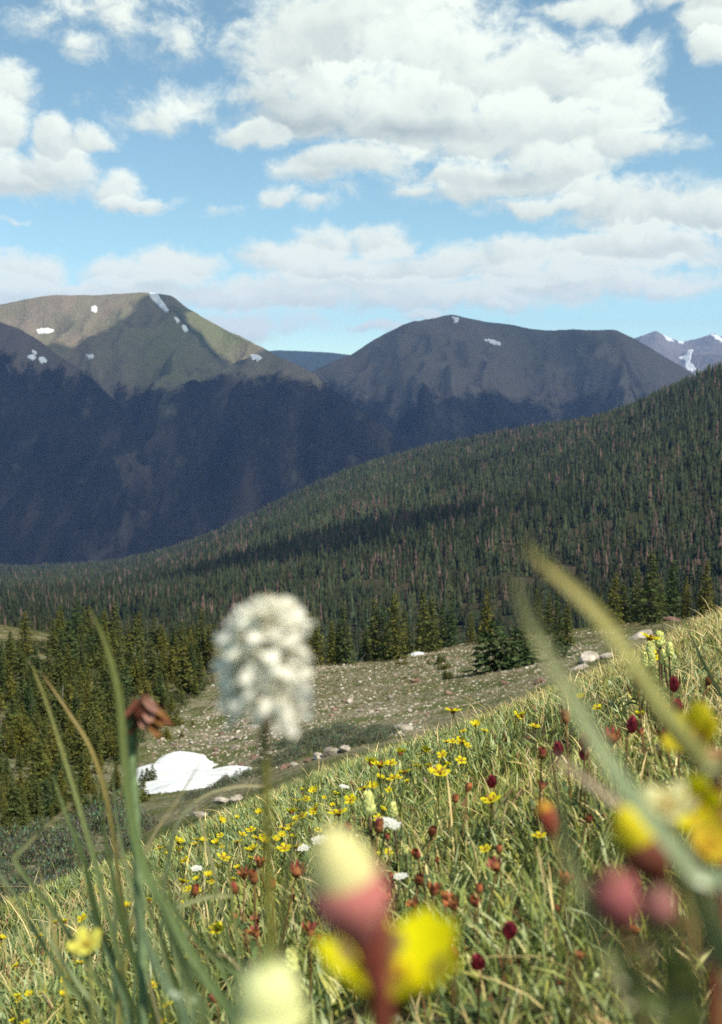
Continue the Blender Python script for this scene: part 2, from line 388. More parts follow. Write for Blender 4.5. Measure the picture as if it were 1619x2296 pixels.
sheet_uw('forest_hill', np.linspace(-0.74, 0.74, 300), np.exp(np.linspace(math.log(189.5), math.log(4000), 300)), floor_m)

# ------------------------------------------------------------------ setting: mountains
MTN = {}
def mountain(name, crest, Dc, Df, foot_py, mat, seed, amp=70.0, sx=420.0, sy=1500.0, nu=360, nt=170, back=0.5, power=1.0, crough=6.0):
    """a ridge whose crest follows a line of summits; front slope down to its foot and a back slope"""
    cx = np.array([c[0] for c in crest], float); cy = np.array([c[1] for c in crest], float)
    px = np.linspace(cx[0], cx[-1], nu); py = np.interp(px, cx, cy)
    k = np.array([.25, .5, .25]); pp = np.pad(py, 1, mode='edge'); py = k[0] * pp[:-2] + k[1] * pp[1:-1] + k[2] * pp[2:]
    u, s1 = pix_dir(px, py); _, s0 = pix_dir(px, np.full_like(px, foot_py))
    dc = np.interp(px, *zip(*Dc)) if isinstance(Dc, list) else np.full_like(px, Dc)
    z0 = s0 * Df; z1 = s1 * dc
    z0 = np.minimum(z0, z1 - 30)
    t = np.concatenate([np.linspace(0, 1, nt), 1 + np.linspace(0, back, 24)[1:]])
    T, U = np.meshgrid(t, u); DC = dc[:, None]; Y = Df + (DC - Df) * T; X = U * Y
    tt = np.minimum(T, 1); base = z0[:, None] + (z1 - z0)[:, None] * (tt**power)
    base = base - np.maximum(T - 1, 0) * (z1 - z0)[:, None] * 0.9
    env = np.clip(4 * tt * (1 - tt), 0, 1)**0.7 + np.maximum(T - 1, 0)
    hs = np.clip((z1 - z0) / 450.0, 0.1, 1.0)[:, None]
    nz = ridged(X / sx + 0.35 * fbm(X / 700, Y / 700, seed + 9, 2), Y / sy, seed, 4) - 0.35
    Z = base + amp * hs * env * nz + amp * 0.35 * hs * env * fbm(X / (sx * .3), Y / (sx * .5), seed + 3, 4)
    Z = Z + crough * fbm(X / 90, Y / 90, seed + 5, 3) * np.clip(tt * 1.5, 0, 1)
    V = np.stack([X, Y, Z], -1).reshape(-1, 3)
    MTN[name] = (px, t, V.reshape(nu, len(t), 3))
    return struct(name, mesh_np(name, V, grid_faces(nu, len(t)), [mat], True))

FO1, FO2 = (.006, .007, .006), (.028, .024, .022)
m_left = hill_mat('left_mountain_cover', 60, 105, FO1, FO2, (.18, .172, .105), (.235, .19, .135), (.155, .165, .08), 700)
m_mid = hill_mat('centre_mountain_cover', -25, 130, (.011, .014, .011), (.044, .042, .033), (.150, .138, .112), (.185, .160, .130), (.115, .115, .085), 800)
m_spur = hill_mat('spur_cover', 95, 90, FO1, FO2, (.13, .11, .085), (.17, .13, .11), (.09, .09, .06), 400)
m_far = hill_mat('far_range_cover', -400, 60, FO1, FO2, (.22, .20, .18), (.28, .25, .22), (.20, .19, .16), 1500, 0.9)
m_plat = hill_mat('plateau_cover', 900, 60, (.03, .045, .035), (.05, .06, .045), (.1, .1, .08), (.1, .1, .08), (.1, .1, .08), 1500)
mountain('snowy_range', [(1250, 800), (1380, 772), (1430, 756), (1470, 741), (1500, 757), (1530, 766), (1560, 760), (1600, 747), (1625, 756), (1700, 738), (1800, 760), (2000, 780)], 15000, 10000, 900, m_far, 61, 170, 900, 2500, 240, 90, 0.3)
mountain('far_plateau', [(430, 800), (580, 789), (620, 785), (680, 787), (740, 790), (780, 795), (900, 800), (1100, 830)], 12500, 9500, 900, m_plat, 71, 40, 900, 2500, 200, 60, 0.3, crough=2)
mountain('centre_mountain', [(560, 930), (640, 870), (703, 834), (740, 812), (790, 793), (840, 760), (900, 730), (960, 715), (1012, 705), (1040, 712), (1090, 721), (1150, 728), (1195, 739), (1290, 740), (1380, 739), (1420, 758), (1480, 792), (1530, 823), (1600, 870), (1750, 960), (2000, 1060)],
         [(560, 6600), (1012, 7400), (1400, 7000), (2000, 6600)], 3900, 1240, m_mid, 21, 230, 520, 1900)
mountain('left_mountain', [(-500, 760), (-300, 720), (-150, 700), (0, 683), (60, 670), (130, 661), (190, 662), (250, 660), (330, 655), (362, 658), (388, 663), (420, 690), (460, 715), (520, 745), (560, 764), (600, 785), (640, 806), (690, 830), (740, 868), (790, 905), (850, 950), (920, 1004), (1010, 1070), (1200, 1180)],
         [(-500, 5600), (0, 5900), (350, 6000), (700, 5000), (1000, 4200), (1200, 4000)], 3300, 1300, m_left, 31, 230, 560, 1900)
mountain('left_spur', [(-500, 640), (-250, 670), (-80, 700), (0, 722), (40, 736), (90, 766), (130, 795), (165, 815), (210, 850), (260, 900), (330, 990), (420, 1120), (520, 1260)],
         [(-500, 4700), (0, 4700), (520, 3900)], 3200, 1310, m_spur, 41, 130, 300, 1100, 240, 140)
# valley floor under and behind everything, out to the horizon
vm = hill_mat('valley_cover', 900, 60, (.02, .026, .018), (.04, .042, .028), (.1, .1, .08), (.1, .1, .08), (.1, .1, .08), 900)
g = np.linspace(-11000, 11000, 50); gy = np.linspace(-2000, 19500, 50)
sheet_xy('valley_floor', g, gy, vm, zf=lambda X, Y: np.full_like(X, -760.0) + 40 * fbm(X / 3000, Y / 3000, 77, 3))

# clouds high over the valley, above the picture: unseen, shaped to throw the shadows on mountains and hill
CH = 3400.0
def in_poly(px, py, poly):
    r = np.zeros(np.shape(px), bool); n = len(poly)
    for i in range(n):
        (xa, ya), (xb, yb) = poly[i], poly[(i + 1) % n]
        c = ((ya > py) != (yb > py)); r ^= c & (px < (xb - xa) * (py - ya) / ((yb - ya) or 1e-9) + xa)
    return r
LIT_TOP = [(-700, 500), (340, 600), (392, 664), (352, 676), (318, 700), (290, 738), (268, 756), (212, 768), (195, 806), (-700, 806)]
LIT_STRIP = [(425, 670), (520, 725), (612, 776), (622, 815), (575, 812), (530, 792), (490, 768), (440, 720)]
DARK_BAND = [(380, 1400), (470, 1345), (560, 1285), (650, 1240), (760, 1205), (900, 1165), (985, 1140), (960, 1190), (860, 1240), (770, 1290), (760, 1350), (740, 1430), (420, 1440)]
GX = np.arange(-7000, 9500, 40.0); GY = np.arange(-500, 9400, 40.0); accs = np.zeros((2, len(GX), len(GY)))
def cast(P, shade, wgt=1.0, lit=1.6):
    k = (CH - P[:, 2]) / SUN.z; qx, qy = P[:, 0] + SUN.x * k, P[:, 1] + SUN.y * k
    i = np.round((qx - GX[0]) / 40).astype(int); j = np.round((qy - GY[0]) / 40).astype(int)
    ok = (i > 1) & (j > 1) & (i < len(GX) - 2) & (j < len(GY) - 2)
    np.add.at(accs, (np.where(shade, 0, 1)[ok], i[ok], j[ok]), np.where(shade, 1.0, lit)[ok] * wgt)
for nm in ('left_mountain', 'left_spur', 'centre_mountain'):
    P3 = MTN[nm][2][:, :175].reshape(-1, 3); qx, qy = to_pix(*P3.T)
    shd = np.ones(len(P3), bool)
    if nm == 'left_mountain': shd = ~(in_poly(qx, qy, LIT_TOP) | in_poly(qx, qy, LIT_STRIP))
    cast(P3, shd, 1.0 if nm != 'left_mountain' else 1.6)
hu, hy = np.meshgrid(np.linspace(-.45, .5, 200), np.exp(np.linspace(math.log(250), math.log(2900), 200))); hx = hu * hy
P3 = np.stack([hx, hy, ground(hx, hy)], -1).reshape(-1, 3); qx, qy = to_pix(*P3.T)
bandm = in_poly(qx, qy, DARK_BAND); cast(P3, bandm, 3.0, 0.3)
r = np.arange(-6, 7); kk = np.exp(-0.5 * (r / 1.7)**2); kk /= kk.sum()
sm = accs
for ax in (1, 2): sm = np.apply_along_axis(lambda a: np.convolve(a, kk, 'same'), ax, sm)
pos = (sm[0] - sm[1]) / (sm[0] + sm[1] + 0.15)
XX, YY = np.meshgrid(GX, GY, indexing='ij')
pos = pos + 0.30 * fbm(XX / 500, YY / 500, 91, 4) - 0.05
cm, n = new_mat('cloud_white')
cb = n.node('ShaderNodeMixShader', {0: 0.3, 1: n.node('ShaderNodeBsdfDiffuse', {'Color': (.9, .9, .9, 1)}).outputs[0],
    2: n.node('ShaderNodeBsdfTranslucent', {'Color': (.9, .9, .9, 1)}).outputs[0]})
out(n, n.node('ShaderNodeMixShader', {0: 0.48, 1: cb.outputs[0], 2: n.node('ShaderNodeBsdfTransparent').outputs[0]}).outputs[0])
def cloud_mesh(mask):
    """flat base, domed billowing top over the cells of the mask"""
    h = np.sqrt(np.clip(mask, 0, 1.5)); top = CH + 420 * h * (1 + 0.5 * fbm(XX / 350, YY / 350, 95, 4)); bot = CH - 40 * h
    cell = (mask[:-1, :-1] > 0) & (mask[1:, :-1] > 0) & (mask[1:, 1:] > 0) & (mask[:-1, 1:] > 0)
    ci, cj = np.where(cell); NY = len(GY); q = np.stack([ci * NY + cj, (ci + 1) * NY + cj, (ci + 1) * NY + cj + 1, ci * NY + cj + 1], 1)
    V = np.concatenate([np.stack([XX, YY, top], -1).reshape(-1, 3), np.stack([XX, YY, bot], -1).reshape(-1, 3)]); N = len(GX) * NY
    e = {}
    Fq = np.concatenate([q, q[:, ::-1] + N])
    for f in q:
        for a_, b_ in zip(f, np.roll(f, -1)): e[(a_, b_)] = 1
    side = [(b_, a_, a_ + N, b_ + N) for (a_, b_) in e if (b_, a_) not in e]
    Fq = np.concatenate([Fq, np.array(side)]) if side else Fq
    used, inv = np.unique(Fq, return_inverse=True)
    return mesh_np('cloud', V[used], inv.reshape(-1, 4), [cm], True)
struct('shadow_clouds', cloud_mesh(pos))

# haze: one box of thin air round the camera and the whole scene
hz, n = new_mat('haze_air')
vol = n.node('ShaderNodeVolumePrincipled', {'Color': (0.30, 0.50, 1.0, 1), 'Density': 0.000037, 'Anisotropy': 0.0})
n.l.new(vol.outputs[0], n.node('ShaderNodeOutputMaterial').inputs['Volume'])
x0, x1, y0, y1, z0, z1 = -11500, 11500, -2300, 20000, -830, 1250
hv = [(x, y, z) for x in (x0, x1) for y in (y0, y1) for z in (z0, z1)]
link('haze', mesh_np('haze', hv, [(0, 1, 3, 2), (4, 6, 7, 5), (0, 4, 5, 1), (2, 3, 7, 6), (0, 2, 6, 4), (1, 5, 7, 3)], [hz]), kind='stuff')

# ------------------------------------------------------------------ snow patches on the slopes
snow_m, n = new_mat('old_snow')
gpos = n.node('ShaderNodeNewGeometry').outputs['Position']
sb = n.node('ShaderNodeBsdfPrincipled', {'Base Color': n.mix(n.ss(n.noise(gpos, 5.0, 5, .7), .60, .72), n.mix(n.ss(n.noise(gpos, 0.9, 5), .45, .7), (.70, .72, .72), (.55, .55, .53)), (.36, .32, .26)), 'Roughness': 0.6})
n.l.new(n.node('ShaderNodeBump', {'Strength': 0.4, 'Distance': 0.3, 'Height': n.noise(gpos, 1.6, 5)}).outputs[0], sb.inputs['Normal'])
out(n, sb.outputs[0])
def mtn_hit(name, px, py):
    pxs, t, V = MTN[name]; i = int(np.clip(np.searchsorted(pxs, px), 1, len(pxs) - 1)); f = (px - pxs[i - 1]) / (pxs[i] - pxs[i - 1])
    L = V[i - 1] * (1 - f) + V[i] * f; q = to_pix(L[:, 0], L[:, 1], L[:, 2])[1]
    k = np.where(q <= py)[0]
    k = k[0] if len(k) else int(np.argmin(q))
    k = max(k, 1); g = np.clip((q[k - 1] - py) / (q[k - 1] - q[k] + 1e-9), 0, 1)
    return L[k - 1] * (1 - g) + L[k] * g
def snow_patch(label, poly, fn, step, lift):
    xs = [p[0] for p in poly]; ys = [p[1] for p in poly]
    gx = np.arange(min(xs) - step, max(xs) + 2 * step, step); gy = np.arange(min(ys) - step, max(ys) + 2 * step, step)
    A, B = np.meshgrid(gx, gy, indexing='ij'); ins = in_poly(A + step * .6 * fbm(A / 4, B / 4, 3, 2), B + step * .6 * fbm(A / 4, B / 4, 4, 2), poly)
    if not ins.any(): ins[A.shape[0] // 2, A.shape[1] // 2] = True
    core = ins.copy(); dil = ins.copy()
    for ax in (0, 1):
        for sft in (1, -1): dil |= np.roll(ins, sft, ax)
    V = {}; Fq = []; PT = {}
    for i, j in zip(*np.where(dil)):
        q = fn(A[i, j], B[i, j])
        if q is None: dil[i, j] = False
        else: PT[i, j] = q
    def vid(i, j):
        if (i, j) not in V:
            p = np.array(PT[i, j], float); inner = core[i, j]
            V[(i, j)] = (len(V), (p[0], p[1], p[2] + (lift if inner else -lift * .4)))
        return V[(i, j)][0]
    for i in range(A.shape[0] - 1):
        for j in range(A.shape[1] - 1):
            if dil[i, j] and dil[i + 1, j] and dil[i + 1, j + 1] and dil[i, j + 1]:
                Fq.append((vid(i, j), vid(i, j + 1), vid(i + 1, j + 1), vid(i + 1, j)))
    vv = [v for _, v in sorted(V.values())]
    o = link('snow_patch', mesh_np('snow_patch', vv, Fq, [snow_m], True)); tag(o, label, 'snow patch', 'snow patches')
    return o
for mt, label, poly in [
  ('left_mountain', 'long white snow streak running down from the summit of the left mountain', [(333, 655), (352, 658), (379, 697), (373, 703), (338, 669)]),
  ('left_mountain', 'small round snow patch alone high on the sunlit face of the left mountain', [(204, 687), (218, 688), (217, 700), (204, 699)]),
  ('left_mountain', 'flat wide snow patch low on the sunlit face of the left mountain', [(79, 740), (100, 736), (122, 741), (108, 748), (84, 747)]),
  ('left_mountain', 'small snow patch below the end of the summit snow streak', [(405, 732), (415, 729), (422, 741), (412, 744)]),
  ('left_mountain', 'thin snow sliver between the summit streak and the small patch below it', [(388, 711), (396, 713), (404, 723), (396, 724)]),
  ('left_mountain', 'bright snow patch in the sunlit strip on the right shoulder of the left mountain', [(561, 796), (575, 795), (588, 803), (578, 811), (564, 804)]),
  ('left_mountain', 'small snow patch at the tree line right of the dark spur', [(190, 796), (208, 796), (205, 805), (194, 804)]),
  ('left_spur', 'uppermost of the snow flecks on the dark spur at the left edge', [(70, 784), (84, 791), (79, 797), (71, 791)]),
  ('left_spur', 'left one of the two lower snow flecks on the dark spur', [(58, 799), (74, 796), (82, 803), (70, 810)]),
  ('left_spur', 'right one of the two lower snow flecks on the dark spur', [(84, 803), (97, 803), (106, 811), (90, 815)]),
  ('centre_mountain', 'snow patch just under the summit of the centre mountain', [(1013, 711), (1030, 711), (1027, 721), (1017, 727), (1019, 717)]),
  ('centre_mountain', 'slanting snow patch on the slope right of the centre summit', [(1086, 761), (1101, 761), (1122, 768), (1124, 775), (1104, 771)]),
  ('snowy_range', 'snow band under the left peak of the far snowy range', [(1481, 745), (1500, 755), (1514, 767), (1497, 763)]),
  ('snowy_range', 'tiny snow fleck in the notch of the far snowy range', [(1518, 762), (1531, 763), (1533, 771), (1521, 769)]),
  ('snowy_range', 'snow band under the right peak of the far snowy range', [(1592, 749), (1606, 749), (1622, 760), (1622, 768), (1604, 759)]),
  ('snowy_range', 'large forked snow patch on the face of the far snowy range', [(1521, 802), (1538, 797), (1544, 784), (1555, 782), (1549, 802), (1548, 812), (1562, 824), (1562, 832), (1540, 828), (1536, 808)]),
]: snow_patch(label, poly, lambda a, b, mt=mt: mtn_hit(mt, a, b), 2.0, 6.0)
def near_snow(label, poly, ymin, ymax, lift, step):
    """a melting drift on the ground: thin at its edge, domed inside"""
    q = [hit(a, b, ymin, ymax, zf=lambda x, y: ground(x, y, False)) or Vector((float(pix_dir(a, b)[0]) * ymax, ymax, 0)) for a, b in spline(poly + [poly[0]], 70)]
    po = [(p.x, p.y) for p in q]; xs, ys = zip(*po)
    gx = np.arange(min(xs) - step, max(xs) + 2 * step, step); gy = np.arange(min(ys) - step, max(ys) + 2 * step, step)
    A, B = np.meshgrid(gx, gy, indexing='ij'); ins = in_poly(A + .5 * fbm(A / 1.5, B / 1.5, 3, 2), B + .9 * fbm(A / 1.5, B / 1.5, 4, 2), po).astype(float)
    d = ins.copy()
    for k in range(6):
        P_ = np.pad(d, 1); d = (P_[1:-1, 1:-1] * 2 + P_[:-2, 1:-1] + P_[2:, 1:-1] + P_[1:-1, :-2] + P_[1:-1, 2:]) / 6
    Z = ground(A, B, True) + lift * (np.clip(d, 0, 1) * 1.5 - .45) * (1 + .15 * fbm(A / 3, B / 3, 6, 2))
    Fq = grid_faces(len(gx), len(gy)); keep = (d.ravel()[Fq] > .12).all(1); Fq = Fq[keep]
    used, inv = np.unique(Fq, return_inverse=True); V = np.stack([A, B, Z], -1).reshape(-1, 3)[used]
    tag(link('snow_patch', mesh_np('snow_patch', V, inv.reshape(-1, 4), [snow_m], True)), label, 'snow patch', 'snow patches')
    return po
SNOWPOLY = near_snow('large bright snow patch lying in the rocky hollow left of the white flower', [(299, 1729), (346, 1717), (371, 1702), (391, 1697), (432, 1695), (462, 1703), (472, 1718), (489, 1731), (517, 1732), (548, 1730),
  (534, 1740), (497, 1753), (452, 1769), (420, 1782), (399, 1797), (374, 1800), (351, 1797), (326, 1779), (309, 1757)], 33, 75, .32, .3)
near_snow('scrap of snow under the spruces on the knoll', [(910, 1470), (925, 1459), (945, 1456), (954, 1464), (930, 1472)], 70, 118, .4, .3)

# ------------------------------------------------------------------ conifers
bark_m = mat_solid('conifer_bark', (.10, .075, .055), (.19, .15, .12), 9.0, bump=0.5)
dead_m = mat_solid('weathered_wood', (.30, .27, .23), (.46, .42, .37), 6.0, bump=0.5)
needle_m = mat_plant('conifer_needles', (1.0, 1.0, 1.0), trans=0.22, var=0.22, nscale=3.0)
def needle_var():
    """each tree its own shade of green"""
    t = needle_m.node_tree; n = NB(t); att = [x for x in t.nodes if x.type == 'ATTRIBUTE'][0]
    rnd = n.node('ShaderNodeObjectInfo').outputs['Random']
    mul = [x for x in t.nodes if x.type == 'MIX'][0]
    c = n.mix(rnd, (.60, .80, .95), (1.40, 1.18, .80)); n.l.new(c, mul.inputs[7])
needle_var()
GREEN = np.array((.084, .106, .035))
def crown_arrays(rg, r=0.2, whorls=22, nbr=8, ncl=7, cl=0.05, base=0.05, ragged=0.25, power=0.85):
    V = []; T = []
    for w in range(whorls):
        z = base + (0.985 - base) * (w / (whorls - 1))**0.93
        for b in range(nbr):
            ph = 2 * math.pi * (b + rg.random()) / nbr + w * 0.7
            if rg.random() < 0.10: continue
            L = r * max(1 - z, 0.02)**power * (1 - ragged * rg.random()) * (1.12 if rg.random() < .2 else 1) + 0.012
            if z < base + .09: L *= .75
            d = np.array((math.cos(ph), math.sin(ph), 0.0)); side = np.array((-d[1], d[0], 0.0))
            zz = z + rg.normal(0, .012)
            nn = max(3, int(ncl * (0.35 + 0.8 * L / r)))
            for c in range(nn):
                f = (c + 0.6 * rg.random() + .25) / nn
                p = d * L * f + np.array((0, 0, zz - .34 * L * f + .16 * L * f * f))
                p = p + side * rg.normal(0, .16) * L * (0.3 + f) + np.array((0, 0, rg.normal(0, .008)))
                s = cl * (0.55 + .7 * rg.random()) * (0.55 + 0.6 * (1 - z))
                a = d * s * (.5 + .5 * rg.random()) + side * s * rg.normal(0, .6) + np.array((0, 0, -s * .45 + s * .55 * rg.random()))
                bb = side * s * .42 + d * s * rg.normal(0, .25) + np.array((0, 0, s * rg.normal(0, .4)))
                V += [p - a * .35, p + bb * .55 + a * .2, p + a, p - bb * .55 + a * .25]
                T += [GREEN * (0.72 + 0.6 * rg.random()) * np.array((1 + .25 * rg.random(), 1, 1))] * 4
    V = np.array(V); return V, np.arange(len(V)).reshape(-1, 4), np.array(T)
def trunk_mesh(rg, rad=0.018, h=0.96, wob=0.006):
    b = MB(); zs = np.linspace(-0.03, h, 7)
    b.tube([(rg.normal(0, wob) * (i > 0), rg.normal(0, wob) * (i > 0), z) for i, z in enumerate(zs)], [rad * (1.25 if i == 0 else 1) * (1 - .9 * i / 6) + .002 for i in range(7)], 7)
    return b.mesh('trunk', bark_m)
rg = np.random.default_rng(11)
CON = []                                  # spruce forms: crown and trunk meshes one metre high
for i, (r, wh, nbn, cl, ba, pw) in enumerate([(.20, 24, 9, .055, .05, .80), (.24, 22, 9, .06, .03, .72), (.165, 24, 8, .05, .06, .8), (.14, 22, 8, .05, .08, .7), (.27, 20, 9, .07, .02, .62), (.22, 20, 8, .07, .03, .9)]):
    V, Fq, T = crown_arrays(rg, r, wh, nbn, 8, cl, ba, .38, pw)
    CON.append((mesh_np('crown', V, Fq, [needle_m], False, T), trunk_mesh(rg)))
BUSH = []                                 # wind-bent krummholz: several low tops in one crown
for i in range(4):
    Vs = []; Ts = []
    for k in range(7):
        V, Fq, T = crown_arrays(rg, .36, 11, 8, 7, .13, -.02, .4, .5)
        h = rg.uniform(.45, 1.0); V = V * np.array((h * .95, h * .95, h)) + np.array((rg.normal(0, .27), rg.normal(0, .2), 0)); Vs.append(V); Ts.append(T)
    V = np.concatenate(Vs); BUSH.append((mesh_np('crown', V, np.arange(len(V)).reshape(-1, 4), [needle_m], False, np.concatenate(Ts)), trunk_mesh(rg, .03, .7, .03)))
def conifer(x, y, h, form, label, group, lib=None, width=1.0, name='spruce_tree', cat='tree', dz=-.03, z=None):
    cr, tr = (lib or CON)[form]
    zz = float(ground(x, y)) if z is None else z
    t = thing(name, label, cat, (x, y, zz + dz * h), group)
    t.scale = (h * width, h * width, h); t.rotation_euler = (rg.normal(0, .025), rg.normal(0, .025), rg.uniform(0, 6.28))
    link('crown', cr, t); link('trunk', tr, t)
    return t
def at_base(px, py, ymin=60, ymax=None):
    """the ground under a tree's foot, on the near side of the knoll's crest"""
    for dy in range(0, 90, 3):
        p = hit(px, py + dy, ymin, ymax or (150 if px < 500 else 124), n=700)
        if p is not None: return p
    return hit(px, 1560, 20, 400)
# trees one can tell apart: px, top, base, form, width, label
NAMED = [
 (889, 1327, 1479, 1, 1.05, 'tallest broad dark spruce in the middle of the knoll clump'), (864, 1345, 1470, 2, 1, 'narrow spruce pressed against the left side of the tallest knoll spruce'),
 (838, 1339, 1472, 0, .95, 'tall spruce second from the tallest in the knoll clump, on its left'), (820, 1392, 1466, 2, 1.1, 'short spruce at the left end of the dark knoll clump'),
 (913, 1366, 1471, 2, 1.0, 'slim spruce just right of the tallest knoll spruce'), (776, 1353, 1477, 2, 1.15, 'single pointed spruce standing left of the knoll clump'),
 (743, 1389, 1483, 0, 1.1, 'bushy spruce leftmost in front at the edge of the knoll'), (951, 1327, 1458, 0, 1.1, 'tall left one of the twin spruces behind the snow scrap'),
 (968, 1337, 1456, 1, .95, 'right one of the twin spruces behind the snow scrap'), (989, 1347, 1440, 3, 1.2, 'small spruce between the twin spruces and the lone slim one'),
 (1012, 1328, 1430, 2, 1.0, 'lone slim spruce right of the twins on the knoll'), (1057, 1372, 1428, 0, 1, 'low spruce right of the lone slim one beside grey deadwood'),
 (712, 1375, 1455, 2, 1.1, 'spruce right beside the white flower head'), (690, 1372, 1440, 3, 1.2, 'half hidden spruce touching the white flower head'), (760, 1398, 1462, 3, 1.2, 'thin spruce between the bushy and the pointed one'),
 (1090, 1316, 1400, 2, 1.1, 'pointed spruce rising behind the big krummholz bush'), (1205, 1317, 1420, 0, 1, 'spruce behind the tip of the shorter blurred blade'), (1228, 1331, 1425, 3, 1.2, 'thin spruce right of the one behind the blade tip'),
 (1250, 1328, 1449, 2, 1.05, 'tall bare stemmed spruce right of the krummholz bush'), (1271, 1345, 1449, 3, 1.3, 'second bare stemmed spruce right of the krummholz bush'), (1175, 1335, 1400, 2, 1, 'small spruce over the right end of the krummholz bush'),
 (1371, 1284, 1404, 1, 1, 'broad dark spruce left in the row on the right'), (1426, 1268, 1390, 1, .95, 'second broad spruce in the row on the right'), (1457, 1234, 1400, 0, 1.1, 'highest spruce in the row on the right'),
 (1503, 1253, 1385, 0, 1.1, 'tall spruce just right of the highest one in the right row'), (1480, 1290, 1388, 2, 1.2, 'shorter spruce squeezed between the two highest of the right row'), (1535, 1292, 1385, 2, 1.1, 'slim spruce near the right end of the row'),
 (1578, 1256, 1382, 0, 1.1, 'rightmost tall spruce of the row by the picture edge'), (1398, 1300, 1395, 3, 1.3, 'thin spruce between the two broad ones of the right row'), (1345, 1320, 1400, 2, 1.1, 'small spruce at the left end of the right row'),
 (57, 1372, 1474, 3, 1.5, 'dark column shaped spruce in front of the bright grassy bank'), (132, 1368, 1452, 0, 1.1, 'dense spruce on the grassy bank right of the column shaped one'), (173, 1333, 1440, 2, 1.1, 'tall slim spruce at the right end of the grassy bank'),
 (312, 1368, 1446, 1, .9, 'broad spruce on the left slope above the withered flower'), (345, 1375, 1450, 2, 1.2, 'slim spruce right of the broad one on the left slope'), (412, 1389, 1462, 4, .85, 'thick rounded spruce on the left slope'),
 (454, 1358, 1484, 2, 1.1, 'tallest pointed spruce left of the white flower head'), (485, 1396, 1470, 2, 1.2, 'spruce close to the left side of the white flower head'), (388, 1398, 1458, 3, 1.4, 'thin spruce left of the thick rounded one'), (240, 1362, 1440, 2, 1.1, 'dark slim spruce behind the tip of the biggest green blade'),
]
for px, top, base, form, wd, label in NAMED:
    p = at_base(px, base)
    h = (max(to_pix(p.x, p.y, p.z)[1], base) - top) / F * math.hypot(p.y, p.z) * 1.02
    conifer(p.x, p.y, h, form, label, 'spruces standing singly on the knoll and the slopes', width=wd)
p = at_base(1150, 1494); conifer(p.x, p.y, 118 / F * p.y, 0, 'big low krummholz bush of several tops spreading on the knoll', 'krummholz bushes', BUSH, 1.55, 'krummholz_bush', 'bush', -.02)
for px, py, hh, wd, lab in [(1003, 1522, 22, 1.5, 'small round dark green bush alone on the gravel slope'), (1000, 1500, 16, 1.7, 'low cushion bush on the knoll under the twin spruces'), (985, 1488, 22, 1.2, 'tiny conifer bush at the edge of the snow scrap'), (905, 1490, 10, 3.4, 'flat green mat in front of the tallest knoll spruce'),
    (395, 1625, 30, 1.6, 'dark bush above the snow patch beside the withered flower'), (372, 1655, 26, 1.6, 'low bush at the upper left end of the snow patch'), (1090, 1440, 34, 1.3, 'green bush behind the deadwood on the knoll'), (330, 1760, 50, .9, 'ragged little conifer growing in front of the snow patch'), (300, 1800, 55, 1.2, 'bushy conifer at the left end of the snow patch')]:
    p = at_base(px, py, 26); conifer(p.x, p.y, hh / F * p.y, rg.integers(0, 4), lab, 'krummholz bushes', BUSH, wd, 'krummholz_bush', 'bush', -.02)
# the thicket on the left slope, tree by tree
EDGE = [(-80, 1330), (120, 1345), (330, 1390), (480, 1440), (492, 1492), (452, 1545), (400, 1590), (330, 1640), (285, 1690), (262, 1740), (262, 1790), (300, 1812), (170, 1850), (0, 1880), (-80, 1890)]
cnt = 0; tries = 0; taken = []
while cnt < 262 and tries < 40000:
    tries += 1
    px = rg.uniform(-70, 500); py = rg.uniform(1385, 1885)
    if not in_poly(np.array(px), np.array(py), EDGE): continue
    if px < 118 and py < 1500: continue                      # the open grassy bank
    p = hit(px, py, 9, 300, n=500)
    if p is None or p.y < 12: continue
    hpx = np.interp(py, [1385, 1500, 1700, 1880], [72, 78, 84, 74]) * rg.uniform(.5, 1.4)
    mind = 12.5 if py < 1700 else 16
    if any((px - a)**2 + ((py - b) * 1.2)**2 < mind**2 for a, b in taken): continue
    taken.append((px, py)); cnt += 1
    h = hpx / F * p.y
    if rg.random() < (.06 if py < 1560 else .30):
        conifer(p.x, p.y, h * .85, int(rg.integers(0, 4)), 'low many topped conifer in the thicket on the left slope', 'low conifers in the left thicket', BUSH, rg.uniform(.7, 1.0), 'krummholz_bush', 'bush')
    else:
        conifer(p.x, p.y, h, int(rg.choice([0, 2, 2, 3, 3, 5, 1])), 'small slender spruce in the thicket on the left slope', 'spruces of the left thicket', width=rg.uniform(1.1, 1.8))
# pale dead snags and logs
def snag(px, py, hpx, lab, lean=0.0):
    p = at_base(px, py, 24)
    t = thing('dead_snag', lab, 'dead tree', tuple(p), 'pale dead snags')
    h = hpx / F * p.y; b = MB(); pts = [(lean * h * (k / 5)**1.3 + rg.normal(0, .01) * h, rg.normal(0, .01) * h, h * k / 5 - .05 * h) for k in range(6)]
    b.tube(pts, [h * .03 * (1 - .85 * k / 5) for k in range(6)], 6); link('trunk', b.mesh('trunk', dead_m), t)
    b = MB()
    for k in range(9):
        f = rg.uniform(.3, .95); a = rg.uniform(0, 6.28); q = np.array(pts[int(f * 5)]); L = h * .2 * (1.1 - f)
        b.tube([q, q + np.array((math.cos(a) * L * .6, math.sin(a) * L * .6, L * .2)), q + np.array((math.cos(a) * L, math.sin(a) * L, L * .5))], [h * .008, h * .005, h * .002], 4)
    link('branches', b.mesh('branches', dead_m), t)
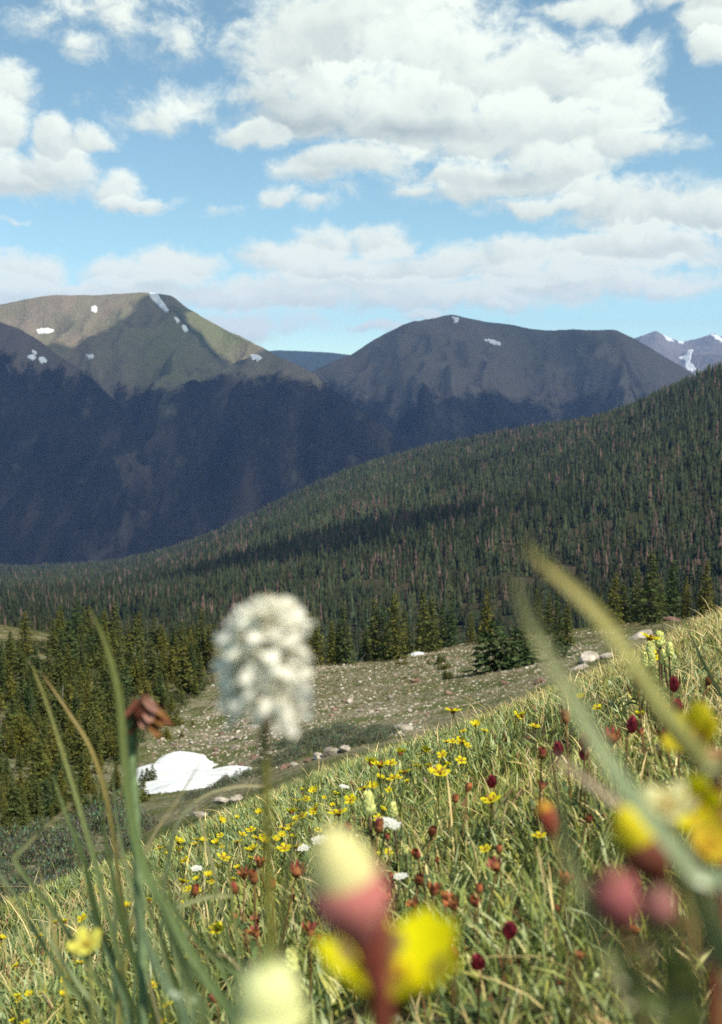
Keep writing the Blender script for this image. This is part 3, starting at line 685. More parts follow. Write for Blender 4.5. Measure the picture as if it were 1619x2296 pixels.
for px, py, hp, ln, lab in [(300, 1500, 62, .1, 'pale dead snag on the left slope below the broad spruce'), (455, 1490, 70, -.05, 'pale dead snag beside the tallest pointed spruce on the left'), (350, 1510, 55, .15, 'leaning dead snag in the middle of the left slope'), (140, 1590, 60, .05, 'grey dead snag among the thicket at the far left'),
   (808, 1474, 26, .5, 'short bleached stump leaning between the knoll clumps'), (792, 1478, 20, -.5, 'second short bleached stump left of the leaning one'), (280, 1560, 50, .2, 'dead snag left of the withered flower'), (415, 1500, 46, 0., 'thin dead snag above the hollow')]: snag(px, py, hp, lab, ln)
def log(px, py, lpx, ang, lab, rad=.03):
    p = at_base(px, py, 30); L = lpx / F * p.y; b = MB(); d = Vector((math.cos(ang), math.sin(ang), 0)); pts = []
    for k in range(6):
        q = p + d * L * (k / 5 - .5); pts.append((q.x, q.y, float(ground(q.x, q.y)) + L * .03 + rg.normal(0, .006) * L))
    b.tube(pts, [L * rad * (1 - .12 * k) for k in range(6)], 7)
    tag(link('fallen_log', b.mesh('fallen_log', dead_m)), lab, 'log', 'bleached fallen logs')
for a in [(1040, 1424, 46, .15, 'bleached fallen log behind the lone slim spruce'), (1060, 1432, 34, -.35, 'short bleached log crossing the knoll deadwood'), (1022, 1432, 26, .6, 'crooked bleached log end left in the knoll deadwood'), (640, 1626, 70, .1, 'long grey log lying in the rocky hollow'), (560, 1628, 60, -.12, 'grey log lying left of the white flower stem'), (530, 1655, 90, .05, 'thin dark grey log above the snow patch', .016), (1080, 1441, 26, .8, 'stub of bleached wood right in the knoll deadwood')]: log(*a)

# ------------------------------------------------------------------ the forest beyond: one mass of small spires
def far_forest():
    r = np.random.default_rng(23); n_try = 190000
    y = np.sqrt(r.uniform(215**2, 3000**2, n_try)); u = r.uniform(-.42, .42, n_try)
    keep = r.random(n_try) < np.interp(y, [215, 500, 900, 1800, 3000], [1.0, .9, .66, .44, .26])
    y, u = y[keep], u[keep]; y2 = r.uniform(205, 470, 3600); u2 = r.uniform(-.42, .42, 3600)
    y = np.concatenate([y, y2]); u = np.concatenate([u, u2]); x = u * y
    z = ground(x, y); px, py = to_pix(x, y, z)
    yb = np.maximum(y * .985 - 3, 1); zb = ground(x / y * yb, yb)
    slope = (z - zb) / (y - yb); vis = slope > z / y - .10                     # slopes that face away are left bare
    clear = fbm(x / 60, y / 60, 55, 3) + .35 * fbm(x / 18, y / 18, 59, 2) < .36
    ok = vis & clear & (px > -120) & (px < 1760) & (y > np.where(px > 620, 400, 270))
    x, y, z = x[ok], y[ok], z[ok]; near = y < 620
    PV, PF, PT = [], [], []; base = 0
    for sel, tiers, sides in ((near, 7, 7), (~near, 3, 6)):
        X, Y, Z = x[sel], y[sel], z[sel]; N = len(X)
        h = np.interp(Y, [200, 300, 500, 900, 3000], [6.0, 7.0, 9.0, 13.0, 17.0]) * r.choice([.5, .75, .9, 1.0, 1.1, 1.3], N) * r.uniform(.85, 1.15, N); w = h * r.uniform(.10, .21, N) * np.interp(Y, [300, 3000], [1, 1.35])
        V = np.zeros((N, tiers * (sides + 1), 3)); Fc = []
        for t in range(tiers):
            f0 = t / tiers; zb_ = .03 + .86 * f0; zt_ = min(zb_ + 1.5 / tiers, 1.0); rb = (1 - f0)**.85
            o = t * (sides + 1)
            for k in range(sides):
                an = 2 * math.pi * k / sides + t * .5 + r.uniform(-.3, .3, N); rr = rb * w * r.uniform(.45, 1.15, N)
                V[:, o + k, 0] = X + np.cos(an) * rr; V[:, o + k, 1] = Y + np.sin(an) * rr; V[:, o + k, 2] = Z + h * (zb_ + r.uniform(-.06, .05, N))
                Fc.append((o + k, o + (k + 1) % sides, o + sides))
            V[:, o + sides, 0] = X; V[:, o + sides, 1] = Y; V[:, o + sides, 2] = Z + h * zt_
        Fc = (np.arange(N)[:, None, None] * V.shape[1] + np.array(Fc)[None]).reshape(-1, 3) + base
        c = np.array([[.026, .038, .021]]) * r.uniform(.55, 1.5, (N, 1)) * (1 + .45 * fbm(X / 130, Y / 130, 58, 3))[:, None] * (1 + np.array([[.5, .12, -.1]]) * r.random((N, 1)))
        dead = r.random(N) < np.clip(.08 + .26 * fbm(X / 90, Y / 90, 57, 2), 0.02, .35) * np.interp(Y, [300, 600], [.15, 1])
        c[dead] = np.array([[.098, .068, .054]]) * r.uniform(.6, 1.3, (dead.sum(), 1))
        T = np.repeat(c[:, None, :], V.shape[1], 1)
        T = T * r.uniform(.8, 1.2, (N, V.shape[1], 1))
        PV.append(V.reshape(-1, 3)); PF.append(Fc); PT.append(T.reshape(-1, 3)); base += len(PV[-1])
    me = mesh_np('distant_forest', np.concatenate(PV), np.concatenate(PF), [far_m], False, np.concatenate(PT))
    o = link('distant_forest', me, kind='stuff'); tag(o, 'dense dark forest of narrow spires with greyish dead trees covering the ridge', 'forest')
    print('far trees', len(x), near.sum())
far_m = mat_plant('distant_needles', None, trans=0.1, var=0.3, nscale=.4)
far_forest()

# ------------------------------------------------------------------ rocks
rock_m = mat_solid('lichen_rock', (.24, .205, .165), (.46, .41, .34), 2.6, bump=.7, bscale=7, use_random=True)
red_rock_m = mat_solid('rusty_rock', (.16, .085, .065), (.30, .19, .15), 2.6, bump=.7, bscale=7, use_random=True)
import bmesh
def rock_mesh(seed, mat, sub=2):
    bm = bmesh.new(); bmesh.ops.create_icosphere(bm, subdivisions=sub, radius=.5); r = random.Random(seed)
    planes = [(Vector((r.gauss(0, 1), r.gauss(0, 1), r.gauss(0, .8))).normalized(), r.uniform(.26, .42)) for _ in range(9)]
    for v in bm.verts:
        for nn, dd in planes:
            k = v.co.dot(nn)
            if k > dd: v.co -= nn * (k - dd)
        v.co *= 1 + r.gauss(0, .03); v.co.z *= .75
    me = bpy.data.meshes.new('rock'); bm.to_mesh(me); bm.free(); me.materials.append(mat); return me
ROCK = [rock_mesh(i, rock_m) for i in range(7)]; RED = [rock_mesh(20 + i, red_rock_m) for i in range(4)]
def rock(p, size, label, group=None, red=False, flat=1.0):
    o = link('rock', random.choice(RED if red else ROCK)); o.location = (p.x, p.y, float(ground(p.x, p.y)) + size * .12 * flat)
    o.scale = (size * random.uniform(.9, 1.3), size * random.uniform(.8, 1.1), size * flat * random.uniform(.7, 1.0)); o.rotation_euler = (random.uniform(-.3, .3), random.uniform(-.3, .3), random.uniform(0, 6.28))
    tag(o, label, 'rock', group); return o
for px, py, w, red, fl, ym, lab in [
  (934, 1528, 30, 1, .8, 40, 'brown boulder alone on the gravel slope below the round bush'), (1006, 1556, 26, 1, .8, 40, 'dark reddish rock on the slope below the small round bush'), (784, 1575, 20, 0, 1.2, 40, 'upright white rock in the middle of the gravel slope'),
  (877, 1566, 24, 0, .9, 40, 'pale squat rock right of the upright white one'), (752, 1593, 18, 1, .9, 40, 'small rusty rock below the upright white one'), (899, 1637, 62, 0, .45, 20, 'large flat pale slab at the foot of the gravel slope'),
  (743, 1692, 46, 0, .8, 14, 'pinkish boulder on the brow of the flowery slope'), (775, 1684, 40, 0, .7, 14, 'second pale boulder on the brow right of the pinkish one'), (715, 1700, 40, 0, .6, 14, 'low pale boulder left of the pinkish one on the brow'),
  (638, 1722, 30, 1, .9, 14, 'dark red rock on the brow left of the boulders'), (660, 1716, 22, 0, .9, 14, 'small pale rock beside the dark red one on the brow'), (690, 1708, 22, 1, .9, 14, 'small red rock between the brow boulders'),
  (572, 1632, 26, 0, .9, 35, 'white rock left of the white flower stem'), (610, 1600, 24, 0, .9, 35, 'white rock close behind the white flower stem'), (536, 1655, 24, 0, .8, 30, 'pale rock above the upper right corner of the snow'),
  (1208, 1532, 34, 1, 1.0, 8, 'rust brown rock sticking out at the edge of the meadow'), (1133, 1534, 28, 1, .6, 12, 'flat brown rock at the end of the gravel slope'), (1322, 1482, 62, 0, .7, 6, 'grey outcrop behind the flower meadow left of the yellow paintbrushes'),
  (1360, 1474, 34, 0, .8, 6, 'dark grey stone at the right end of the grey outcrop'), (1436, 1430, 70, 0, .6, 3.2, 'pale stone slab under the pale yellow paintbrush cluster'), (1529, 1376, 60, 0, .7, 3.4, 'pale pink stone at the top of the meadow on the right'), (1505, 1392, 46, 1, .8, 3.4, 'dark red stone half hidden behind the paintbrushes'),
  (500, 1800, 50, 0, .6, 5, 'bleached stone in the bare patch below the snow'), (530, 1795, 44, 0, .7, 5, 'pale stone at the right end of the bare patch below the snow'), (455, 1830, 40, 0, .6, 5, 'pale stone at the left end of the bare patch below the snow'),
  (600, 1690, 30, 0, .7, 14, 'pale stone right of the snow patch on the green strip'), (570, 1700, 26, 1, .7, 14, 'reddish stone right above the tip of the snow patch'), (1300, 1500, 40, 0, .6, 5, 'light stone below the grey outcrop')]:
    p = hit(px, py, ym, 160) or hit(px, py + 8, ym, 160)
    if p: rock(p, w / F * p.y, lab, None, bool(red), fl)
HOLLOW = [(480, 1575), (620, 1555), (830, 1560), (960, 1600), (960, 1650), (800, 1655), (640, 1690), (560, 1740), (545, 1725), (470, 1700), (440, 1690), (380, 1690), (330, 1705), (330, 1660), (420, 1620)]
SLOPE = [(640, 1490), (1250, 1440), (1330, 1450), (1200, 1545), (1000, 1600), (700, 1590), (560, 1560)]
n_r = 0
while n_r < 190:
    px, py = random.uniform(320, 1340), random.uniform(1440, 1750); a_, b_ = np.array(px), np.array(py)
    hol = in_poly(a_, b_, HOLLOW); slo = in_poly(a_, b_, SLOPE)
    if not (hol or slo) or (slo and not hol and random.random() < .6): continue
    p = hit(px, py, 26, 150, n=400)
    if p is None or in_poly(np.array(p.x), np.array(p.y), SNOWPOLY): continue
    w = random.uniform(6, 12) * (1.35 if hol else .9) * (1.5 if random.random() < .12 else 1); rock(p, w / F * p.y, 'small pale rock among many scattered over the rocky hollow and slope', 'rocks scattered over the hollow', random.random() < .22, random.uniform(.6, .95)); n_r += 1
def scatter_bits(name, N, ylo, yhi, umin, umax, size, cols, label, mat, reject=None, kind='stone', seed=3):
    """countless small stones or tufts as one mesh"""
    r = np.random.default_rng(seed); y = np.sqrt(r.uniform(ylo**2, yhi**2, N)); u = r.uniform(umin, umax, N); x = u * y; z = ground(x, y)
    if reject is not None: k = ~reject(x, y, z, r); x, y, z = x[k], y[k], z[k]
    n_ = len(x); s_ = size(y, r, n_)
    if kind == 'stone':
        o = np.array([(1, 0, 0), (0, 1, 0), (-1, 0, 0), (0, -1, 0), (0, 0, .8), (.7, .7, .3), (-.7, .6, .35), (-.6, -.7, .25), (.6, -.7, .4)], float)
        Fc = np.array([(0, 5, 4), (5, 1, 4), (1, 6, 4), (6, 2, 4), (2, 7, 4), (7, 3, 4), (3, 8, 4), (8, 0, 4)])
        V = o[None] * (s_[:, None, None] * r.uniform(.5, 1.1, (n_, 9, 3))); V[..., 2] -= s_[:, None] * .12
        an = r.uniform(0, 6.28, n_); c, s2 = np.cos(an)[:, None], np.sin(an)[:, None]
        V = np.stack([V[..., 0] * c - V[..., 1] * s2, V[..., 0] * s2 + V[..., 1] * c, V[..., 2]], -1) + np.stack([x, y, z], -1)[:, None]
        nv = 9
    else:                                                           # a tuft of nine crossed blades
        nb_ = 9; V = np.zeros((n_, nb_ * 3, 3)); Fc = []
        for k in range(nb_):
            an = r.uniform(0, 6.28, n_); le = r.uniform(.2, 1.0, n_); w_ = s_ * .13
            bx, by = r.normal(0, .45, n_) * s_, r.normal(0, .45, n_) * s_
            V[:, k * 3, 0] = bx - np.sin(an) * w_; V[:, k * 3, 1] = by + np.cos(an) * w_
            V[:, k * 3 + 1, 0] = bx + np.sin(an) * w_; V[:, k * 3 + 1, 1] = by - np.cos(an) * w_
            V[:, k * 3 + 2, 0] = bx + np.cos(an) * le * s_ * .9; V[:, k * 3 + 2, 1] = by + np.sin(an) * le * s_ * .9; V[:, k * 3 + 2, 2] = s_ * r.uniform(.5, 1.1, n_)
            Fc.append((k * 3, k * 3 + 1, k * 3 + 2))
        Fc = np.array(Fc); V[:, :, 2] -= s_[:, None] * .06; V = V + np.stack([x, y, z], -1)[:, None]; nv = nb_ * 3
    Fc = (np.arange(n_)[:, None, None] * nv + Fc[None]).reshape(-1, 3)
    ci = cols(x, y, r, n_) if callable(cols) else np.array(cols)[r.integers(0, len(cols), n_)]
    T = np.repeat((ci * r.uniform(.7, 1.25, (n_, 1)))[:, None], nv, 1).reshape(-1, 3)
    o = link(name, mesh_np(name, V.reshape(-1, 3), Fc, [mat], False, T), kind='stuff'); o['label'] = label; o['category'] = name.replace('_', ' ')
    return o
tint_m, n = new_mat('stone_grit')
out(n, n.node('ShaderNodeBsdfDiffuse', {'Color': n.node('ShaderNodeAttribute', attribute_name='tint').outputs['Color']}).outputs[0])
tuft_m = mat_plant('short_turf', None, trans=.25, var=.2, nscale=2.0)
def outside_hollow(x, y, z, r):
    px, py = to_pix(x, y, z); h_ = in_poly(px, py, HOLLOW); sl = in_poly(px, py, SLOPE)
    sn = in_poly(x, y, SNOWPOLY)
    return sn | ~(h_ | (sl & (r.random(len(x)) < .55)) | (r.random(len(x)) < .12)) | (y < 13)
scatter_bits('gravel', 42000, 13, 150, -.20, .24, lambda y, r, n_: y / F * r.uniform(1.0, 3.8, n_) * np.where(r.random(n_) < .1, 1.7, 1), [(.36, .31, .24), (.44, .39, .31), (.27, .22, .16), (.30, .20, .15), (.5, .46, .4), (.17, .12, .09)], 'pale gravel and small stones strewn over the hollow and knoll', tint_m, outside_hollow)
def turf_reject(x, y, z, r):
    px, py = to_pix(x, y, z); sn = in_poly(x, y, SNOWPOLY); h_ = in_poly(px, py, HOLLOW)
    d = fbm(x / 9, y / 9, 31, 3) + .5 * fbm(x / 2.5, y / 2.5, 32, 2)
    return sn | (h_ & (d < .22)) | ((d < -.05) & (r.random(len(x)) < .7))
def turf_cols(x, y, r, n_):
    f = np.clip(.5 + fbm(x / 12, y / 12, 41, 3) * 1.2 + r.normal(0, .2, n_), 0, 1)[:, None]
    return (1 - f) * np.array([[.22, .185, .095]]) + f * np.array([[.105, .125, .04]])
scatter_bits('hollow_turf', 62000, 13, 165, -.42, .42, lambda y, r, n_: y / F * r.uniform(2.0, 5.0, n_) + .02, turf_cols, 'thin dry turf and low herbs over the knoll, hollow and slopes', tuft_m, turf_reject, 'tuft', 5)

def thicket_reject(x, y, z, r):
    px, py = to_pix(x, y, z); d = fbm(x / 4, y / 4, 71, 3)
    return ~in_poly(px, py - 8, EDGE) | (d < -.02) | ((px < 125) & (py < 1440))
scatter_bits('thicket_undergrowth', 26000, 12, 150, -.40, -.10, lambda y, r, n_: y / F * r.uniform(6, 15, n_), [(.065, .086, .033), (.09, .10, .04), (.055, .075, .033), (.17, .14, .09)], 'dense low conifer growth and dry twigs between the trees of the left slope', tuft_m, thicket_reject, 'tuft', 15)

# low grey-green willows: the dark band at the left and the green strips on the brow
willow_m = mat_plant('willow_leaves', (1, 1, 1), trans=.25, var=.25, nscale=6.0)
twig_m = mat_solid('willow_twigs', (.07, .05, .04), (.14, .10, .08), 20)
WIL = []
for i in range(4):
    r = np.random.default_rng(60 + i); N = 1500
    d = r.normal(size=(N, 3)); d /= np.linalg.norm(d, axis=1)[:, None]; d[:, 2] = np.abs(d[:, 2])
    an = np.arctan2(d[:, 1], d[:, 0]); lob = 1 + .25 * np.sin(an * 3 + i) + .15 * np.sin(an * 7 + 2 * i)
    c = d * (r.uniform(.45, 1, N)**.5)[:, None] * np.stack([.5 * lob, .5 * lob, .42 * (1 + .3 * np.sin(an * 4 + i) + r.normal(0, .12, N))], -1)
    a = r.normal(size=(N, 3)) * .5 + np.array((0, 0, .9)); a /= np.linalg.norm(a, axis=1)[:, None]; b = np.cross(a, r.normal(size=(N, 3))); b /= np.linalg.norm(b, axis=1)[:, None]
    L = r.uniform(.03, .065, N)[:, None]
    V = np.stack([c - a * L * .4, c + b * L * .28, c + a * L, c - b * L * .28], 1).reshape(-1, 3)
    col = np.array([[.150, .175, .110]]) * r.uniform(.6, 1.45, (N, 1)) * (1 + .2 * r.normal(size=(N, 3)))
    mb = MB()
    for k in range(14):
        q = np.array([r.normal(0, .2), r.normal(0, .2), .34]); mb.tube([(r.normal(0, .05), r.normal(0, .05), -.03), q * .6, q * np.array((1.3, 1.3, 1.15))], [.012, .008, .004], 4)
    WIL.append((mesh_np('foliage', V, np.arange(4 * N).reshape(-1, 4), [willow_m], False, np.repeat(np.clip(col, .01, 1), 4, 0)), mb.mesh('stems', twig_m)))
def willow(x, y, w, h, label, group):
    f, st = random.choice(WIL); t = thing('willow_shrub', label, 'shrub', (x, y, float(ground(x, y)) - .03 * h), group)
    t.scale = (w, w, h / .45); t.rotation_euler = (0, 0, random.uniform(0, 6.28)); link('foliage', f, t); link('stems', st, t)
WBAND = [(-40, 1880), (60, 1860), (160, 1845), (260, 1820), (330, 1830), (345, 1860), (300, 1900), (200, 1980), (100, 2040), (0, 2075), (-40, 2080)]
k = 0
while k < 46:
    px, py = random.uniform(-40, 345), random.uniform(1830, 2110)
    if not in_poly(np.array(px), np.array(py - 25), WBAND): continue
    p = hit(px, py, 4.8, 40, n=500)
    if p is None: k += 1; continue
    s_ = random.uniform(70, 120) / F * p.y; willow(p.x, p.y, s_, s_ * random.uniform(.45, .7), 'grey green willow shrub in the dark band below the left thicket', 'willow shrubs of the dark left band'); k += 1
STRIP = [(570, 1705), (640, 1665), (720, 1640), (830, 1622), (890, 1632), (860, 1655), (770, 1672), (690, 1690), (600, 1730), (545, 1750), (470, 1775), (420, 1795), (410, 1785), (500, 1755)]
k = 0
while k < 52:
    px, py = random.uniform(400, 900), random.uniform(1620, 1800)
    if not in_poly(np.array(px), np.array(py), STRIP): continue
    p = hit(px, py + 6, 9, 60, n=500); k += 1
    if p is None: continue
    s_ = random.uniform(34, 62) / F * p.y; willow(p.x, p.y, s_, s_ * random.uniform(.3, .5), 'low green willow mat on the strip between the boulders and the hollow', 'low willows on the green strip')

# ------------------------------------------------------------------ the meadow's grass
grass_m = mat_plant('meadow_blades', None, trans=.32, var=.12, nscale=80, gloss=.05, rough=.5)
def meadow_blades():
    r = np.random.default_rng(77)
    def pts(N, ylo, yhi):
        y = np.sqrt(r.uniform(ylo**2, yhi**2, N)); return r.uniform(-.40, .40, N) * y, y
    def side(N, ylo, yhi):                                                # the slope goes on beside the picture too
        y = r.uniform(ylo, yhi, N); s_ = r.choice([-1, 1], N); return s_ * (.40 * y + r.uniform(0, 1.3, N)), y
    sets = [pts(26000, .45, 1.5), pts(150000, 1.5, 4.8), pts(60000, 4.8, 13.0), side(100000, .2, 5.0)]
    x = np.concatenate([a for a, b in sets]); y = np.concatenate([b for a, b in sets])
    cl = fbm(x * 9, y * 9, 201, 2) + .5 * fbm(x * 28, y * 28, 202, 2)                     # clumps and gaps
    k = cl > r.uniform(-.75, .05, len(x)); x, y = x[k], y[k]; N = len(x); z = ground(x, y)
    px, py = to_pix(x, y, z)
    patch = fbm(x * 1.3, y * 1.3, 205, 3); p2 = fbm(x * 3.1 + 9, y * 3.1, 206, 2)
    right = np.clip((px - 900) / 500, 0, 1) * np.clip((2000 - py) / 400, 0, 1)
    straw = r.random(N) < np.clip(.15 + .30 * p2 + .30 * right, .05, .8) * np.interp(y, [1, 4, 7], [1.0, .9, .8])
    broad = (~straw) & (r.random(N) < np.where(patch > .1, .36, .12))
    L = r.uniform(.018, .055, N) * (1 + .35 * patch) * np.where(straw, r.uniform(.7, 1.5, N), 1); L[broad] *= .8
    tall = straw & (r.random(N) < .03); L[tall] *= 1.9
    W = r.uniform(.0007, .0016, N) * np.where(broad, 2.6, 1) * np.where(straw, .8, 1) * np.interp(y, [1, 2.5, 5, 12], [.9, 1.1, 1.9, 4.5])
    L = L * np.interp(y, [.4, 1.0, 3, 6, 12], [.8, 1, 1, 1.2, 1.5])
    a = r.uniform(0, 6.28, N); bend = r.uniform(.10, .85, N) * np.where(straw & (r.random(N) < .3), 1.5, 1); roll = r.uniform(-.8, .8, N) + math.pi / 2
    K = 5; V = np.zeros((N, 2 * K - 1, 3)); d = np.stack([np.cos(a), np.sin(a), 0 * a], -1)
    side = np.stack([np.cos(a + roll), np.sin(a + roll), r.normal(0, .25, N)], -1)
    kink = r.uniform(-.5, .5, N)
    for i in range(K):
        t = i / (K - 1); hor = bend * (t**1.8); ver = t * (1 - .42 * bend * t); w = (W * (1 - .25 * t) if i < K - 1 else 0 * W)
        p = np.stack([x, y, z - .004], -1) + d * (L * hor)[:, None] + np.array((0, 0, 1.0)) * (L * ver)[:, None] + side * (L * kink * t * t * .5)[:, None]
        if i < K - 1: V[:, 2 * i] = p - side * w[:, None]; V[:, 2 * i + 1] = p + side * w[:, None]
        else: V[:, 2 * i] = p
    fq = [(2 * i, 2 * i + 1, 2 * i + 3, 2 * i + 2) for i in range(K - 2)] + [(2 * K - 4, 2 * K - 3, 2 * K - 2, 2 * K - 2)]
    tri = []
    for f in fq: tri.append(f[:3]); tri.append((f[0], f[2], f[3])) if f[2] != f[3] else None
    Fc = (np.arange(N)[:, None, None] * V.shape[1] + np.array(tri)[None]).reshape(-1, 3)
    f = np.clip(.5 + patch * 1.1 + r.normal(0, .22, N), 0, 1)[:, None]
    c = (1 - f) * np.array([[.215, .245, .052]]) + f * np.array([[.165, .235, .105]])
    c[straw] = np.array([[.50, .42, .22]]) * r.uniform(.5, 1.25, (straw.sum(), 1))
    red = (~straw) & (r.random(N) < .05); c[red] = np.array([[.17, .075, .04]])
    yel = (~straw) & (r.random(N) < .15); c[yel] = np.array([[.28, .29, .07]])
    c *= r.uniform(.7, 1.35, (N, 1)) * np.array([[1.30, 1.22, 1.0]])
    T = np.repeat(c[:, None], V.shape[1], 1).reshape(-1, 3)
    o = link('meadow_grass', mesh_np('meadow_grass', V.reshape(-1, 3), Fc, [grass_m], False, T), kind='stuff')
    o['label'] = 'short alpine grass, straw and herbs covering the near slope'; o['category'] = 'grass'
    print('blades', N)
meadow_blades()

scatter_bits('meadow_herbs', 17000, .55, 6.0, -.55, .55, lambda y, r, n_: r.uniform(.014, .036, n_) * np.interp(y, [1, 6], [.9, 1.4]), [(.17, .225, .125), (.14, .20, .065), (.20, .24, .10), (.12, .17, .08)], 'broad leaved low herbs growing between the grass of the near slope', tuft_m,
    lambda x, y, z, r: fbm(x * 2.3, y * 2.3, 88, 3) < -.02, 'tuft', 19)
# ------------------------------------------------------------------ flowers
petal_y = mat_plant('yellow_petals', (1, 1, 1), trans=.48, var=.10, nscale=300)
petal_w = mat_plant('cream_petals', (1, 1, 1), trans=.45, var=.06, nscale=400)
stem_m = mat_plant('flower_stems', (1, 1, 1), trans=.05, var=.25, nscale=200)
cup_m = mat_plant('flower_cups', (1, 1, 1), trans=.15, var=.25, nscale=300)
leaf_m = mat_plant('herb_leaves', (1, 1, 1), trans=.3, var=.2, nscale=150)
YEL, PALE, RED, BRN, ORG, CRIM, OLV = (.80, .72, .03), (.80, .78, .30), (.34, .085, .07), (.16, .055, .03), (.29, .12, .05), (.25, .035, .05), (.12, .13, .035)
def frame(d):
    d = Vector(d).normalized(); a = d.orthogonal().normalized(); return a, d.cross(a), d
def petal(mb, o, d, out_, L, W, cup, tint, notch=.0, nu=5, nv=5):
    """one rounded petal: starts at o, runs along d and bends towards out_"""
    d = Vector(d).normalized(); out_ = Vector(out_).normalized(); s = d.cross(out_).normalized(); V = []
    for i in range(nu):
        t = i / (nu - 1); c = Vector(o) + (d * math.cos(cup * t) + out_ * math.sin(cup * t)) * L * t
        w = W * (math.sin(math.pi * min(.16 + t * .74, 1))**.7) * .5
        for j in range(nv):
            v = (j / (nv - 1)) * 2 - 1
            V.append(c + s * w * v + d.cross(s) * (-w * .35 * v * v) - (d * notch * L * (1 - abs(v)) if i == nu - 1 else Vector()))
    mb.add([tuple(p) for p in V], [(i * nv + j, i * nv + j + 1, (i + 1) * nv + j + 1, (i + 1) * nv + j) for i in range(nu - 1) for j in range(nv - 1)], tint)
def lathe(mb, o, ax, prof, sides=10, tint=None, rag=0.0):
    a, b, d = frame(ax); V = []
    for z, r_ in prof:
        for k in range(sides):
            w = 2 * math.pi * k / sides; rr = r_ * (1 + random.uniform(-rag, rag)); V.append(tuple(Vector(o) + d * z + (a * math.cos(w) + b * math.sin(w)) * rr))
    n_ = len(prof); mb.add(V, [(i * sides + k, i * sides + (k + 1) % sides, (i + 1) * sides + (k + 1) % sides, (i + 1) * sides + k) for i in range(n_ - 1) for k in range(sides)] + [tuple(range(sides)), tuple((n_ - 1) * sides + k for k in range(sides))], tint)
def avens(o, ax, s, opening=.9, ptint=YEL, ctint=RED, npet=5):
    """yellow avens: red cup with pointed sepals, rounded petals and a knob of stamens; s is the petal length"""
    a, b, d = frame(ax); o = Vector(o); cal, pet, cen = MB(), MB(), MB()
    lathe(cal, o - d * s * .15, d, [(0, s * .12), (s * .12, s * .30), (s * .38, s * .42), (s * .52, s * .46)], 12, ctint, .05)
    for k in range(5):
        w = 2 * math.pi * (k + .5) / 5; r_ = a * math.cos(w) + b * math.sin(w)
        petal(cal, o + d * s * .3 + r_ * s * .40, d * .9 + r_ * .35, r_, s * .55, s * .34, .4, np.array(ctint) * random.uniform(.8, 1.2), nu=4, nv=3)
    for k in range(npet):
        w = 2 * math.pi * k / npet + random.uniform(-.12, .12); r_ = a * math.cos(w) + b * math.sin(w)
        petal(pet, o + d * s * .33 + r_ * s * .2, d * (1.15 - opening) + r_ * opening, r_ if opening < .8 else d, s * random.uniform(.9, 1.08), s * 1.05, .45, np.array(ptint) * random.uniform(.9, 1.08), .06)
    for k in range(26):
        w = random.uniform(0, 6.28); q = random.uniform(0, .30) * s; p = o + d * s * .35 + (a * math.cos(w) + b * math.sin(w)) * q
        cen.tube([p, p + d * s * random.uniform(.18, .32)], [s * .022, s * .035], 4, (.62, .42, .04))
    return cal, pet, cen
def small(name, stems, parts, lab, cat, grp):
    pass
PRO = {}
